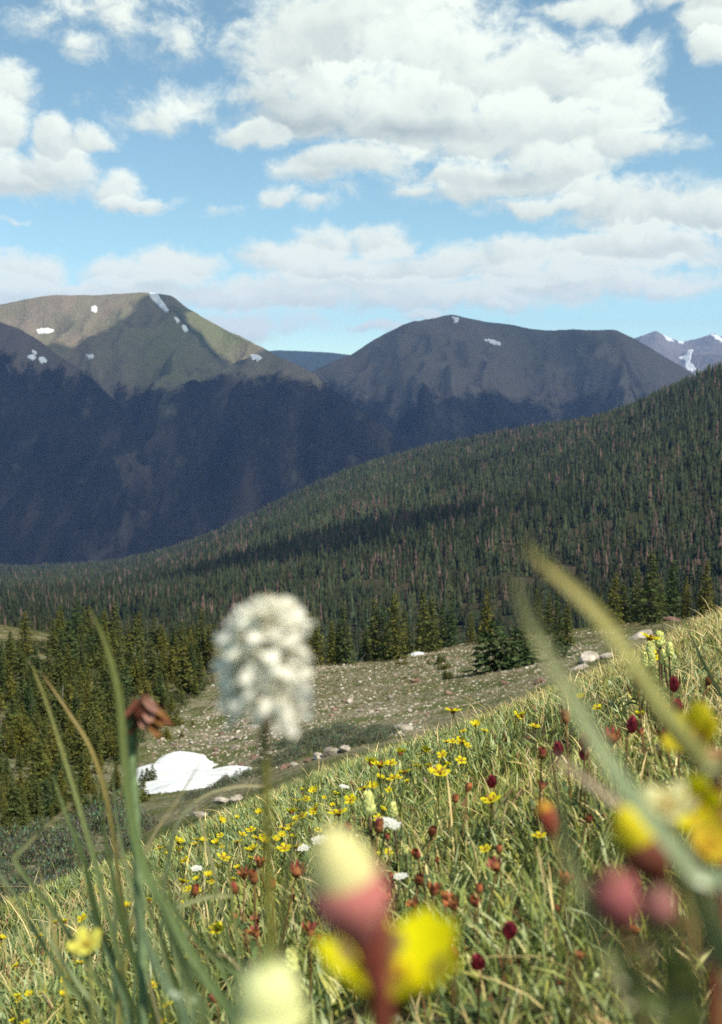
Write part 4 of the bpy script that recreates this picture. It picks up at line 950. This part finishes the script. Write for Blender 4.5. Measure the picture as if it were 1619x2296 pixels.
def make_pro():
    """flower kinds 10 cm high, several forms of each; lists of (part name, mesh)"""
    random.seed(5)
    def stem(h, lean, tint, r0=.0011, leaves=3, lt=(.10, .15, .06)):
        mb = MB(); pts = spline([(0, 0, -.01), (lean * .2, 0, h * .45), (lean, 0, h)], 6); mb.tube(pts, [r0 * (1 - .25 * i / 5) for i in range(6)], 5, tint)
        lf = MB()
        for k in range(leaves):
            w = random.uniform(0, 6.28); z = h * random.uniform(.05, .7); r_ = Vector((math.cos(w), math.sin(w), .7))
            petal(lf, (lean * .2 * z / h, 0, z), r_, Vector((0, 0, 1)), h * random.uniform(.18, .32), .006, -.5, np.array(lt) * random.uniform(.7, 1.3), nu=4, nv=3)
        return mb.mesh('stem', stem_m), lf.mesh('leaves', leaf_m)
    L = []
    for i in range(6):
        lean = random.uniform(-.012, .015); st, lf = stem(.10, lean, OLV); ax = Vector((random.uniform(-.6, .6), random.uniform(-.5, .3), 1))
        c, p, ce = avens((lean, 0, .10), ax, .0095, random.choice([.62, .75, .9, .95]), YEL, ORG)
        L.append([('stem', st), ('leaves', lf), ('calyx', c.mesh('calyx', cup_m)), ('petals', p.mesh('petals', petal_y)), ('stamens', ce.mesh('stamens', petal_y))])
    PRO['yellow'] = L; L = []
    for i in range(4):                                                  # withered avens: closed rust coloured cups
        lean = random.uniform(-.012, .012); st, lf = stem(.085, lean, (.20, .12, .05), leaves=2); c = MB(); a, b, d = frame((random.uniform(-.5, .5), random.uniform(-.5, .5), 1)); o = Vector((lean, 0, .085))
        lathe(c, o - d * .001, d, [(0, .0012), (.002, .0035), (.006, .0042), (.008, .0030)], 9, np.array(ORG) * random.uniform(.6, 1.1), .1)
        for k in range(8):
            w = k * .785; r_ = a * math.cos(w) + b * math.sin(w); petal(c, o + d * .004 + r_ * .0035, d + r_ * .3, -r_ if i % 2 else r_, .007, .0035, .3, np.array(random.choice([ORG, RED, (.42, .13, .05)])) * random.uniform(.7, 1.2), nu=3, nv=3)
        L.append([('stem', st), ('leaves', lf), ('calyx', c.mesh('calyx', cup_m))])
    PRO['rust'] = L; L = []
    for i in range(3):                                                  # crimson clover-like heads
        st, lf = stem(.09, random.uniform(-.01, .01), (.14, .09, .04), .0013, 5); c = MB(); o = Vector((0, 0, .088))
        for k in range(46):
            f = k / 45; w = k * 2.4; r_ = Vector((math.cos(w), math.sin(w), 0)); q = .0055 * math.sin(math.pi * (.12 + .8 * f)); petal(c, o + Vector((0, 0, .0075 * f)) + r_ * q * .5, r_ * (1 - f * .7) + Vector((0, 0, .5 + f)), Vector((0, 0, 1)), .0062, .0034, .5, np.array(CRIM) * random.uniform(.6, 1.6) + np.array((.04, .01, .02)) * (k % 3 == 0), nu=3, nv=3)
        L.append([('stem', st), ('leaves', lf), ('flower_head', c.mesh('flower_head', cup_m))])
    PRO['crimson'] = L; L = []
    for i in range(4):                                                  # pale paintbrush: overlapping yellow-green bracts
        st, lf = stem(.10, random.uniform(-.006, .006), (.13, .09, .05), .0016, 9, (.12, .16, .06)); c = MB(); o = Vector((0, 0, .082))
        for k in range(30):
            f = k / 29; w = k * 2.4; r_ = Vector((math.cos(w), math.sin(w), 0)); petal(c, o + Vector((0, 0, .012 * f)) + r_ * .003, r_ * (.95 - .6 * f) + Vector((0, 0, .8)), -r_, .0118 * (1 - .2 * f), .0066, .55, np.array((.72, .78, .30)) * random.uniform(.65, 1.15) + np.array((.12, .08, .02)) * f, .12, nu=4, nv=3)
        L.append([('stem', st), ('leaves', lf), ('bracts', c.mesh('bracts', leaf_m))])
    PRO['brush'] = L; L = []
    for i in range(2):                                                  # white flat topped heads
        st, lf = stem(.09, random.uniform(-.008, .008), (.12, .14, .06), .0012, 5); c = MB()
        for k in range(26):
            w = k * 2.4; q = .0022 * math.sqrt(k); o = Vector((math.cos(w) * q, math.sin(w) * q, .09 - q * q * 14))
            for j in range(4): r_ = Vector((math.cos(j * 1.57 + k), math.sin(j * 1.57 + k), .5)); petal(c, o, r_, Vector((0, 0, 1)), .0032, .003, .3, (.82, .82, .76), nu=3, nv=3)
        L.append([('stem', st), ('leaves', lf), ('flower_head', c.mesh('flower_head', petal_w))])
    PRO['white'] = L
make_pro()
FNAME = dict(yellow='yellow_flower', rust='withered_flower', crimson='crimson_flower', brush='paintbrush_flower', white='white_flower')
def flower(kind, x, y, sc, label, group, hgt=1.0):
    t = thing(FNAME[kind], label, 'flower', (x, y, float(ground(x, y)) - .002), group)
    t.scale = (sc, sc, sc * hgt); t.rotation_euler = (random.gauss(0, .1), random.gauss(0, .1), random.uniform(0, 6.28))
    for nm, me in random.choice(PRO[kind]): link(nm, me, t)
    return t
random.seed(9)
def at_head(kind, px, py, wpx, label, group=None, ymin=.75):
    """a flower whose head is seen at a pixel: it stands where the sight line passes one stem height above the ground"""
    h0 = .10; real = dict(yellow=.019, rust=.010, crimson=.014, brush=.016, white=.017)[kind]
    p = hit(px, py, ymin, 14, h=h0 * .95, n=600) or hit(px, py + 12, ymin, 14, h=.07, n=600)
    if p is None: return None
    sc = float(np.clip(wpx / F * p.y / real, .36, 1.8)); p = hit(px, py, ymin, 14, h=h0 * .95 * sc, n=600) or p
    sc = float(np.clip(wpx / F * p.y / real, .36, 1.8)); gz = float(ground(p.x, p.y))
    return flower(kind, p.x, p.y, sc, label, group, float(np.clip((p.z - gz) / (h0 * sc), .85, 1.15)))
UNIQ = [
 ('yellow', 979, 1744, 38, 'largest open yellow flower facing the viewer in the middle of the meadow'), ('yellow', 987, 1720, 34, 'yellow flower just above the largest open one'), ('yellow', 1095, 1761, 36, 'flat yellow flower right under the dark crimson head'),
 ('yellow', 1059, 1590, 30, 'yellow flower on a tall stem against the gravel slope'), ('yellow', 837, 1714, 30, 'yellow flower with an orange cup below the topmost one of the left cluster'), ('yellow', 848, 1692, 32, 'topmost yellow flower of the cluster above the paintbrush'),
 ('yellow', 474, 2094, 32, 'bright yellow flower low at the left beside the tan grass arc'), ('yellow', 758, 1816, 34, 'yellow flower pair right of the small white heads'), ('yellow', 1142, 1602, 22, 'left one of two yellow flowers right of the tall stemmed one'), ('yellow', 1172, 1604, 24, 'right one of two yellow flowers right of the tall stemmed one'),
 ('yellow', 1475, 1436, 34, 'orange yellow flower among the pale paintbrushes at the right'), ('yellow', 1450, 1467, 26, 'yellow flower below the pale paintbrush cluster'), ('yellow', 1418, 1608, 24, 'yellow button flower between the blurred blades'), ('yellow', 1205, 1888, 26, 'small yellow flower behind the reddish bud on the right'),
 ('crimson', 1094, 1730, 30, 'dark crimson head above a yellow flower in the meadow'), ('crimson', 1299, 1640, 34, 'crimson head left of the long blurred blade'), ('crimson', 1262, 1668, 32, 'dusty red head left below the crimson one by the blade'), ('crimson', 1312, 1680, 30, 'crimson head right below its neighbour by the blade'),
 ('crimson', 1458, 1480, 28, 'dark purple head under the pale paintbrush cluster'), ('crimson', 1535, 1492, 34, 'larger purple brown head at the right of the paintbrushes'), ('crimson', 1522, 1512, 30, 'lower purple brown head at the right of the paintbrushes'), ('crimson', 1108, 2083, 48, 'purple clover head low in the meadow right of the big yellow flower'),
 ('crimson', 1013, 2190, 40, 'dark red closed head at the bottom right of the big yellow flower'), ('crimson', 1072, 2200, 44, 'dark red head with pale tips low in the meadow'), ('crimson', 1401, 1540, 34, 'faded red head between the two long blades'),
 ('brush', 1490, 1388, 30, 'tall pale paintbrush in the middle of the right cluster'), ('brush', 1514, 1388, 27, 'pale paintbrush at the upper right of the cluster'), ('brush', 1470, 1403, 27, 'pale paintbrush left of the tall one in the cluster'), ('brush', 1491, 1407, 24, 'short pale paintbrush below the tall one in the cluster'),
 ('brush', 1452, 1427, 30, 'wide pale paintbrush in the lower left of the cluster'), ('brush', 1429, 1434, 30, 'leftmost pale paintbrush of the cluster'), ('brush', 1464, 1432, 24, 'pale paintbrush beside the orange yellow flower'), ('brush', 1510, 1446, 24, 'lowest pale paintbrush of the cluster at the right'),
 ('brush', 855, 1777, 44, 'large pale green paintbrush in the middle of the meadow'), ('brush', 898, 1790, 34, 'smaller pale green paintbrush right of the large one'), ('brush', 914, 1872, 26, 'pale paintbrush lower down right of the big blurred bud'), ('brush', 642, 2133, 56, 'pale green paintbrush head beside the bistort stem low in the picture'),
 ('white', 718, 1855, 40, 'white flower head just above the big blurred bud'), ('white', 827, 1811, 44, 'white flower heads beside the large pale paintbrush'), ('white', 756, 1756, 18, 'tiny white flower in the green patch'), ('white', 440, 1937, 20, 'small white flower at the left of the meadow'), ('white', 678, 1880, 22, 'small white flower left of the blurred bud'), ('white', 911, 1951, 26, 'white flower right of the blurred bud'),
]
for k, px, py, w, lab in UNIQ: at_head(k, px, py, w, lab)
YS = [(872,1714),(901,1735),(888,1742),(862,1749),(834,1766),(824,1770),(941,1723),(962,1685),(990,1700),(924,1693),(962,1728),(1007,1662),(1019,1659),(1040,1662),(1049,1680),(907,1761),(723,1808),(756,1783),(782,1790),(711,1778),(689,1800),(664,1798),(647,1820),(676,1830),(643,1877),(633,1903),(682,1896),(872,1913),(853,1910),(1087,1898),(415,1891),(450,1890),(464,1896),(474,1900),(360,1912),(393,1903),(497,1947),(464,1976),(472,1972),(394,1974),(443,1976),(495,1920),(554,1872),(627,1879),(432,1997),(494,2070),(371,2269),(35,2284),(560,1905),(590,1890),(1110,1640),(1080,1625),(1225,1640),(1290,1560),(1330,1600)]
for px, py in YS: at_head('yellow', px + random.uniform(-4, 4), py, random.uniform(15, 26), 'small yellow flower among many dotted over the green meadow', 'small yellow flowers of the meadow')
for _ in range(48):
    px = random.uniform(380, 1050); py = random.gauss(np.interp(px, [380, 700, 1050], [1960, 1830, 1690]), 45)
    if py > np.interp(px, [380, 700, 880, 1050], [1870, 1745, 1690, 1625]): at_head('yellow', px, py, random.uniform(11, 20), 'small yellow flower among many dotted over the green meadow', 'small yellow flowers of the meadow')
for _ in range(34):
    px = random.uniform(0, 620); py = random.uniform(np.interp(px, [0, 620], [2090, 1960]), 2290)
    at_head('yellow', px, py, random.uniform(12, 22), 'small yellow flower among many dotted over the green meadow', 'small yellow flowers of the meadow')
RS = [(945,1830),(966,1851),(993,1768),(1033,1752),(782,1848),(787,1822),(804,1808),(1090,1905),(925,1939),(959,1960),(989,1967),(1055,1964),(1073,1971),(577,1920),(612,1912),(622,1918),(620,1960),(415,1950),(545,1945),(1015,2060),(950,2010),(560,1960),(1240,1920),(1500,1560),(1540,1600),(1205,1570),(1390,1560),(1290,1510),(1505,1380),(1555,1420),(600,2050),(690,2040),(1020,1990)]
for px, py in RS: at_head('rust', px, py, random.uniform(18, 28), 'rust coloured withered flower among many standing in the grass', 'rust coloured withered flowers')
for _ in range(26):
    px = random.uniform(430, 1600); py = random.uniform(np.interp(px, [430, 700, 1050, 1400, 1600], [1920, 1840, 1720, 1560, 1440]), 2290)
    at_head('rust', px, py, random.uniform(10, 22), 'rust coloured withered flower among many standing in the grass', 'rust coloured withered flowers')

# ------------------------------------------------------------------ plants right in front of the lens
def at(px, py, d):
    u, q = pix_dir(px, py); return Vector((float(u) * d, d, float(q) * d))
def to_ground(p, lean=(0, 0)):
    """a point on the ground below p, a little to the side"""
    x, y = p.x + lean[0], p.y + lean[1]; return Vector((x, y, float(ground(x, y)) - .01))
blade_m = mat_plant('near_blades', (1, 1, 1), trans=.38, var=.10, nscale=220, gloss=.06, rough=.4)
def blade(name, pts, d, wpx, tint, tip=None, parent=None, root=True, taper0=.35, tipw=.12, twist=.6):
    """a long folded grass blade through sight points, going on down to its root in the ground"""
    ds = d if isinstance(d, (list, tuple)) else [d] * len(pts)
    P = [at(px, py, dd) for (px, py), dd in zip(pts, ds)]
    w0 = wpx / F * sum(ds) / len(ds); n_vis = len(P)
    if root:                                                            # the part below the picture
        a = P[-1]; g = to_ground(a, ((P[-1] - P[-2]).normalized().x * .05, .02)); g.z = min(g.z, a.z - .01)
        P += [a.lerp(g, .5) + (P[-1] - P[-2]) * .2, g]
    Q = spline([tuple(p) for p in P], 30); V = []; T = []; m = len(Q)
    t1 = np.array(tint); t2 = np.array(tip if tip is not None else tint)
    for i, q in enumerate(Q):
        q = Vector(q); tg = Vector(Q[min(i + 1, m - 1)] - Q[max(i - 1, 0)]).normalized(); view = q.normalized()
        s_ = tg.cross(view).normalized(); f = i / (m - 1); nrm = s_.cross(tg)
        s_ = (s_ + nrm * twist * math.sin(f * 5 + px_seed(pts))).normalized(); nrm = s_.cross(tg)
        w = w0 * .5 * (tipw + (1 - tipw) * min(f / taper0, 1)**.75) * (1 - .3 * max(f - .6, 0))
        V += [tuple(q - s_ * w), tuple(q + nrm * w * .35), tuple(q + s_ * w)]
        T += [t2 + (t1 - t2) * min(f * 2.2, 1)] * 3
    mb = MB(); mb.add(V, [(3 * i + k, 3 * i + k + 1, 3 * i + 4 + k, 3 * i + 3 + k) for i in range(m - 1) for k in range(2)]); mb.T = [np.array(T)]
    o = link(name, mb.mesh(name, blade_m), parent); return o
def px_seed(pts): return (pts[0][0] * 7 + pts[0][1] * 3) % 6.28
GR, DG, SG, TAN, OCH, YG = (.20, .26, .10), (.085, .125, .04), (.26, .31, .145), (.50, .42, .22), (.42, .30, .10), (.33, .30, .09)
tuft = thing('grass_tuft', 'tuft of long blurred green blades rising at the lower left', 'grass tuft', tuple(to_ground(at(420, 2290, .75))))
bpy.context.view_layer.update()
def tb(pts, d, w, tint, tip=None, **k):
    d = d * 1.9 if w < 25 else d * 1.4
    w = w * .78
    o = blade('blade', pts, d, w, tint, tip, **k); o.parent = tuft; o.matrix_parent_inverse = Matrix.Translation(-tuft.location); return o
tb([(204, 1366), (240, 1450), (268, 1560), (278, 1680), (292, 1810), (325, 1950), (400, 2090), (470, 2200), (530, 2300)], .40, 29, (.16, .23, .085), (.22, .23, .06))
tb([(72, 1488), (108, 1585), (145, 1700), (178, 1810), (215, 1940), (250, 2080), (300, 2300)], .36, 15, GR, YG)
tb([(95, 1510), (150, 1590), (205, 1680), (240, 1790), (258, 1900), (275, 2020), (330, 2300)], .38, 14, (.30, .25, .08), OCH)
tb([(118, 1735), (150, 1830), (185, 1920), (220, 2060), (262, 2180), (315, 2300)], .34, 18, DG, GR)
tb([(-20, 1940), (30, 2000), (80, 2090), (150, 2200), (215, 2300)], .32, 17, GR, SG)
tb([(160, 1798), (140, 1822), (95, 1858), (55, 1900), (33, 1924), (60, 1968), (110, 2030), (165, 2110), (240, 2230), (285, 2300)], .37, 15, GR, TAN, tipw=.5)
tb([(250, 1700), (262, 1830), (285, 1950), (322, 2080), (370, 2190), (430, 2300)], .4, 14, SG)
tb([(600, 1762), (540, 1762), (470, 1778), (420, 1815), (392, 1860), (378, 1920), (368, 1990), (372, 2060), (400, 2180), (440, 2300)], .42, 13, SG, TAN, tipw=.4)
tb([(455, 1700), (400, 1790), (340, 1880), (310, 1970), (305, 2080), (330, 2180), (360, 2300)], .40, 12, TAN, TAN)
tb([(330, 1900), (375, 2010), (430, 2090), (500, 2160), (575, 2210), (640, 2300)], .30, 22, GR)
tb([(340, 1990), (390, 2110), (430, 2220), (460, 2300)], .31, 34, (.15, .20, .08))
tb([(525, 2008), (480, 2008), (430, 2022), (378, 2046), (360, 2090), (380, 2190), (410, 2300)], .40, 17, SG, (.40, .38, .16), tipw=.6)
tb([(300, 2040), (340, 2140), (380, 2220), (420, 2300)], .29, 30, (.15, .22, .12))
tb([(225, 1780), (240, 1900), (262, 2010), (290, 2120), (350, 2300)], .33, 20, DG)
tb([(60, 2010), (120, 2120), (180, 2210), (240, 2300)], .35, 14, SG)
tb([(420, 2180), (470, 2140), (520, 2150), (560, 2230)], .38, 10, TAN)
tb([(0, 1975), (70, 2080), (130, 2140), (190, 2260), (215, 2300)], .4, 10, YG)
tb([(370, 2070), (420, 2160), (485, 2230), (520, 2300)], .33, 20, DG)
tb([(150, 1935), (205, 2050), (260, 2190), (290, 2300)], .3, 13, (.16, .24, .13))
tb([(440, 2030), (470, 2120), (505, 2190), (560, 2300)], .36, 12, GR)
rt = random.Random(3)
for k in range(16):                                                     # finer blades of the same tuft, arching both ways
    bx = rt.uniform(150, 560); ln = rt.uniform(260, 520); dx = rt.uniform(-170, 60); cv = rt.uniform(-.5, .6)
    tb([(bx + dx * (1 - f) ** (1.6 + cv), 2300 - ln * (1 - f)) for f in np.linspace(0, 1, 6)], rt.uniform(.33, .46), rt.uniform(7, 13), rt.choice([GR, SG, DG, YG, (.16, .23, .12)]), rt.choice([GR, SG, TAN, YG]))
def lone(lab, pts, d, w, tint, tip=None, grp=None, **k): return tag(blade('grass_plant', pts, d, w, tint, tip, **k), lab, 'grass', grp)
lone('long yellow blurred blade reaching highest from the right edge over the forest', [(1178, 1218), (1225, 1268), (1290, 1325), (1350, 1388), (1410, 1465), (1470, 1555), (1530, 1640), (1600, 1720), (1690, 1830)], [.20, .20, .20, .20, .20, .20, .2, .2, .2], 34, (.46, .45, .15), (.66, .53, .17), tipw=.35)
lone('broad grey green blurred blade crossing the right meadow diagonally', [(1148, 1290), (1180, 1370), (1230, 1465), (1290, 1575), (1350, 1680), (1410, 1770), (1480, 1860), (1570, 1970), (1680, 2100)], .19, 46, (.34, .42, .23), (.52, .46, .20), tipw=.3)
lone('thin olive blade between the two long blurred blades at the right', [(1400, 1480), (1450, 1570), (1510, 1650), (1580, 1730), (1680, 1850)], .2, 34, (.22, .22, .08), (.28, .26, .09))
lone('upright olive blurred blade standing at the right of the reddish bud', [(1242, 1690), (1252, 1800), (1270, 1890), (1300, 1980), (1340, 2090), (1400, 2200), (1440, 2300)], .19, 34, (.28, .30, .13), (.40, .36, .18))
lone('faint pinkish dry blade slanting behind the yellow flowers at the right', [(1245, 1690), (1290, 1730), (1350, 1775), (1420, 1830), (1500, 1900), (1600, 2020)], .24, 26, (.38, .31, .20), (.42, .31, .24))
lone('wide blurred green blade in the lower right corner', [(1500, 1860), (1545, 1960), (1590, 2060), (1640, 2170), (1700, 2300)], .2, 70, (.22, .27, .12))
lone('dark olive blade low in the right corner', [(1470, 2060), (1500, 2140), (1520, 2220), (1540, 2310)], .17, 80, (.13, .16, .045))
lone('pale straw coloured blade low in the right corner', [(1330, 2080), (1370, 2170), (1410, 2240), (1450, 2310)], .19, 44, (.36, .33, .17))
lone('leaning green blade under the pink buds', [(1395, 2120), (1430, 2200), (1490, 2260), (1560, 2310)], .18, 60, (.16, .20, .07))
lone('blurred brown green blade behind the yellow blob', [(690, 1640), (690, 1720), (680, 1800), (660, 1880), (640, 1990), (630, 2120), (625, 2300)], .45, 12, (.12, .13, .04))
lone('sharp green blade arching at the upper right of the meadow', [(1535, 1395), (1560, 1450), (1590, 1510), (1625, 1570), (1680, 1640)], 1.1, 9, (.16, .20, .09), root=True)
lone('pale bent straw in front of the crimson flowers', [(1150, 1765), (1105, 1830), (1085, 1890), (1080, 1960), (1100, 2040)], 1.3, 7, TAN, TAN)

def place(t, objs):
    for o in objs:
        o.parent = t; o.matrix_parent_inverse = Matrix.Translation(-t.location)
def stem_part(t, pts, rad, tint, name='stem'):
    mb = MB(); Q = spline([tuple(p) for p in pts], 16); rr = np.interp(np.linspace(0, 1, 16), np.linspace(0, 1, len(rad)), rad); mb.tube(Q, list(rr), 9, tint)
    place(t, [link(name, mb.mesh(name, stem_m))])
# bistort: a dense spike of small cream flowers on a tall stem
random.seed(21)
d = .31; head = at(592, 1592, d); top = at(608, 1380, d); ax = (top - head).normalized(); Lh = (top - head).length
foot = to_ground(at(612, 2200, d), (.01, .02))
t = thing('bistort', 'tall bistort with a dense head of small cream white flowers on a thin olive stem', 'flower', tuple(foot))
stem_part(t, [head + ax * Lh * .55, head, at(598, 1800, d), at(604, 2000, d), at(612, 2200, d), foot], [.0010, .0013, .0012, .0012, .0013, .0015], (.17, .17, .04))
a, b, dd = frame(ax); fl, br, cy = MB(), MB(), MB()
n_f = 60
for k in range(n_f):
    f = k / (n_f - 1); w = k * 2.39996 + random.uniform(-.2, .2); r_ = a * math.cos(w) + b * math.sin(w)
    o = head + dd * Lh * (.03 + .88 * f) + r_ * .0012
    out_ = (r_ * (1 - .78 * f**2.5) + dd * (-.10 + 1.15 * f**1.6)).normalized()
    if f < .12 and random.random() < .5: continue
    Ls = .0047 * (.85 + .35 * math.sin(math.pi * min(f + .18, 1))) * random.choice([.7, .9, 1.1, 1.3]) * (.35 + 1.35 * float(vnoise(np.array((w % 6.283) * 1.05), np.array(f * 4.2), 5))) * (1 - .2 * f**4)
    br.tube([o, o + out_ * Ls], [.0004, .0005], 4, (.38, .25, .10))
    tip_ = o + out_ * Ls; u_, v_, q_ = frame(out_)
    for j in range(5):
        z = 2 * math.pi * j / 5 + k; rj = u_ * math.cos(z) + v_ * math.sin(z)
        petal(fl, tip_ - out_ * .0012 + rj * .0003, out_ * .8 + rj * .62, rj, .0068 * random.uniform(.85, 1.15), .0050, .5, np.array((.95, .94, .83)) * random.uniform(.92, 1.05), nu=4, nv=3)
    for j in range(3):
        z = j * 2.1 + k; rj = u_ * math.cos(z) + v_ * math.sin(z); fl.tube([tip_, tip_ + out_ * .0052 + rj * .0018], [.00018, .0003], 3, (.80, .74, .52))
for k in range(26):                                                     # papery brown bracts at the base of the spike
    w = k * 2.4; r_ = a * math.cos(w) + b * math.sin(w); f = k / 26
    petal(cy, head + dd * (-.004 + Lh * .30 * f) + r_ * .001, r_ * .7 + dd * .75, dd, .0085 * (1 - .3 * f), .005, .4, np.array((.30, .15, .05)) * random.uniform(.6, 1.2), nu=4, nv=3)
place(t, [link('florets', fl.mesh('florets', petal_w)), link('pedicels', br.mesh('pedicels', stem_m)), link('bracts', cy.mesh('bracts', cup_m))])

def near_avens(lab, hp, d, axis, s, opening, ptint, ctint, stem_pts, srad, stint=(.24, .075, .045), npet=5, grp=None):
    """avens close to the lens: head at a sight point with its own axis, stem through sight points to the ground"""
    o = at(*hp, d); low = at(*stem_pts[-1], d); foot = to_ground(low, (.004, .01))
    if foot.z > low.z - .01: foot.z = low.z - .01
    t = thing('avens_flower', lab, 'flower', tuple(foot), grp)
    stem_part(t, [o] + [at(*q, d) for q in stem_pts] + [foot], [srad * 1.1, srad, srad, srad * 1.1], stint)
    c, p, ce = avens(o, axis, s, opening, ptint, ctint, npet)
    place(t, [link('calyx', c.mesh('calyx', cup_m)), link('petals', p.mesh('petals', petal_y)), link('stamens', ce.mesh('stamens', petal_y))])
    return t
random.seed(33)
def near_bud(lab, base, tip, d, wpx, cup, pet, dark, stem_pts, srad, split=.52, stint=(.22, .06, .04)):
    """closed avens bud: a swollen red cup of overlapping sepals, folded pale petals standing out of it"""
    o, e = at(*base, d), at(*tip, d); ax = e - o; L = ax.length; ax.normalize(); w = wpx / F * d * .5
    low = at(*stem_pts[-1], d); foot = to_ground(low, (.004, .01)); foot.z = min(foot.z, low.z - .01)
    t = thing('avens_bud', lab, 'flower', tuple(foot)); stem_part(t, [o + ax * L * .1, o] + [at(*q, d) for q in stem_pts] + [foot], [srad * 1.5, srad * 1.2, srad, srad * 1.1], stint)
    cal, pe = MB(), MB(); a, b, dd = frame(ax)
    lathe(cal, o, ax, [(0, w * .16), (L * .08, w * .30), (L * .22, w * .62), (L * .38, w * .88), (L * split, w * .88)], 14, cup, .03)
    for k in range(10):
        z = 2 * math.pi * k / 10 + .2; r_ = a * math.cos(z) + b * math.sin(z); front = -r_.y
        col = np.array(dark if front > .72 else cup) * random.uniform(.85, 1.2)
        petal(cal, o + ax * L * .05 + r_ * w * .20, ax + r_ * .62, ax - r_ * .9, L * random.uniform(.58, .74), w * 1.0, .75, col, nu=5, nv=4)
    lathe(pe, o + ax * L * .3, ax, [(0, w * .72), (L * .25, w * .80), (L * .45, w * .70), (L * .60, w * .48), (L * .70, w * .18)], 12, pet, .04)
    for k in range(6):
        z = 2 * math.pi * k / 6; r_ = a * math.cos(z) + b * math.sin(z); petal(pe, o + ax * L * .34 + r_ * w * .72, ax + r_ * .1, -r_, L * .66, w * 1.2, .75, np.array(pet) * random.uniform(.92, 1.05), nu=5, nv=4)
    place(t, [link('calyx', cal.mesh('calyx', cup_m)), link('petals', pe.mesh('petals', petal_w))])
near_bud('big blurred bud with a red cup and pale yellow tip in the foreground', (822, 2135), (738, 1858), .165, 205, (.48, .17, .15), (.88, .84, .42), (.20, .05, .03), [(832, 2165), (850, 2240), (858, 2310)], .0015, .60)
near_avens('wide open bright yellow flower behind the stem of the big red bud', (866, 2262), .185, (.06, .0, 1), .0124, .96, (.86, .80, .01), (.20, .16, .05), [(868, 2260), (862, 2320)], .0014, (.10, .10, .03))
near_bud('pale yellow blurred flower at the bottom edge left of the big yellow one', (606, 2345), (604, 2150), .165, 205, (.78, .82, .40), (.90, .92, .50), (.70, .74, .34), [(606, 2360), (608, 2400)], .0014, .35, (.3, .34, .12))
near_avens('round bright yellow flower with its centre showing near the right edge', (1553, 1800), .25, (-.15, -1, .35), .0056, .95, (.84, .76, .01), (.4, .2, .05), [(1562, 1850), (1580, 1960), (1600, 2120), (1610, 2300)], .0011, (.20, .16, .06))
near_bud('yellow flower on a dark brown cup blurred in front of the right meadow', (1490, 1985), (1392, 1812), .2, 128, (.17, .06, .04), (.82, .72, .04), (.13, .045, .03), [(1500, 2010), (1520, 2090), (1550, 2300)], .0008, .62, (.16, .11, .05))
near_avens('pale cream flower between the yellow ones at the right', (1500, 1825), .215, (-.35, -.3, 1), .0046, .7, (.86, .82, .42), (.5, .4, .15), [(1510, 1870), (1530, 2000), (1550, 2300)], .0011, (.25, .22, .08))
near_avens('ochre yellow flower below the round bright one at the right edge', (1578, 1905), .22, (.2, -.6, .7), .0046, .9, (.74, .58, .05), (.45, .2, .05), [(1570, 1960), (1590, 2080), (1600, 2300)], .0012)
near_bud('blurred rose red closed bud right of the upright olive blade', (1400, 2090), (1365, 1945), .19, 118, (.31, .10, .10), (.36, .15, .12), (.17, .04, .04), [(1408, 2130), (1432, 2230), (1445, 2310)], .0007, .8, (.16, .13, .05))
near_bud('smaller dusty pink bud right of the rose red one', (1480, 2085), (1472, 1985), .19, 84, (.31, .13, .12), (.34, .18, .15), (.23, .09, .09), [(1484, 2120), (1490, 2210), (1500, 2310)], .0006, .8, (.16, .14, .05))
near_bud('small reddish bud with a yellow tip left of the upright olive blade', (1240, 1880), (1216, 1795), .33, 44, (.30, .07, .045), (.75, .42, .08), (.30, .06, .04), [(1250, 1920), (1262, 2010), (1290, 2300)], .0006, .75, (.18, .14, .05))
near_avens('yellow flower with a dark orange middle seen from its side near the right edge', (1572, 1668), .32, (-.6, -.55, .75), .0082, .85, (.84, .70, .03), (.34, .11, .04), [(1598, 1730), (1618, 1860), (1630, 2300)], .0012)
near_avens('dusty orange bud behind the yellow flower at the right edge', (1606, 1740), .3, (.15, -.2, 1), .0055, .1, (.55, .28, .15), (.48, .22, .15), [(1612, 1800), (1620, 2300)], .001)
near_avens('pale yellow blurred flower low in the left grass tuft', (196, 2125), .45, (-.1, -.4, 1), .0058, .6, (.80, .76, .14), (.4, .35, .1), [(200, 2170), (210, 2300)], .001, (.2, .22, .08))
# withered drooping head on a bent stem at the left
d = .58; foot = to_ground(at(320, 2200, d))
t = thing('drooping_flower', 'withered brown flower head nodding on a bent green stem at the left', 'flower', tuple(foot))
stem_part(t, [at(345, 1600, d), at(338, 1572, d), at(318, 1566, d), at(302, 1590, d), at(296, 1660, d), at(300, 1800, d), at(312, 2000, d), at(320, 2200, d), foot], [.0016, .0019, .0024, .0027, .0027, .0027, .0028], (.19, .27, .13))
c = MB(); o = at(322, 1560, d); a, b, dd = frame(at(340, 1640, d) - at(325, 1550, d))
for k in range(24):
    w = k * 2.4; r_ = a * math.cos(w) + b * math.sin(w); f = (k % 8) / 8
    petal(c, o + dd * .0017 * k * .25 + r_ * .0016, dd * .9 + r_ * (.75 - .4 * f), r_, .0125 * random.uniform(.6, 1.05), .0062, .5, np.array([(.15, .055, .035), (.08, .03, .018), (.30, .16, .12), (.18, .09, .035)][k % 4]) * random.uniform(.7, 1.2), nu=4, nv=3)
lathe(c, o - dd * .001, dd, [(0, .0015), (.002, .0034), (.007, .0044), (.011, .002)], 9, (.16, .08, .05), .15)
place(t, [link('flower_head', c.mesh('flower_head', cup_m))])
#==NEXT==
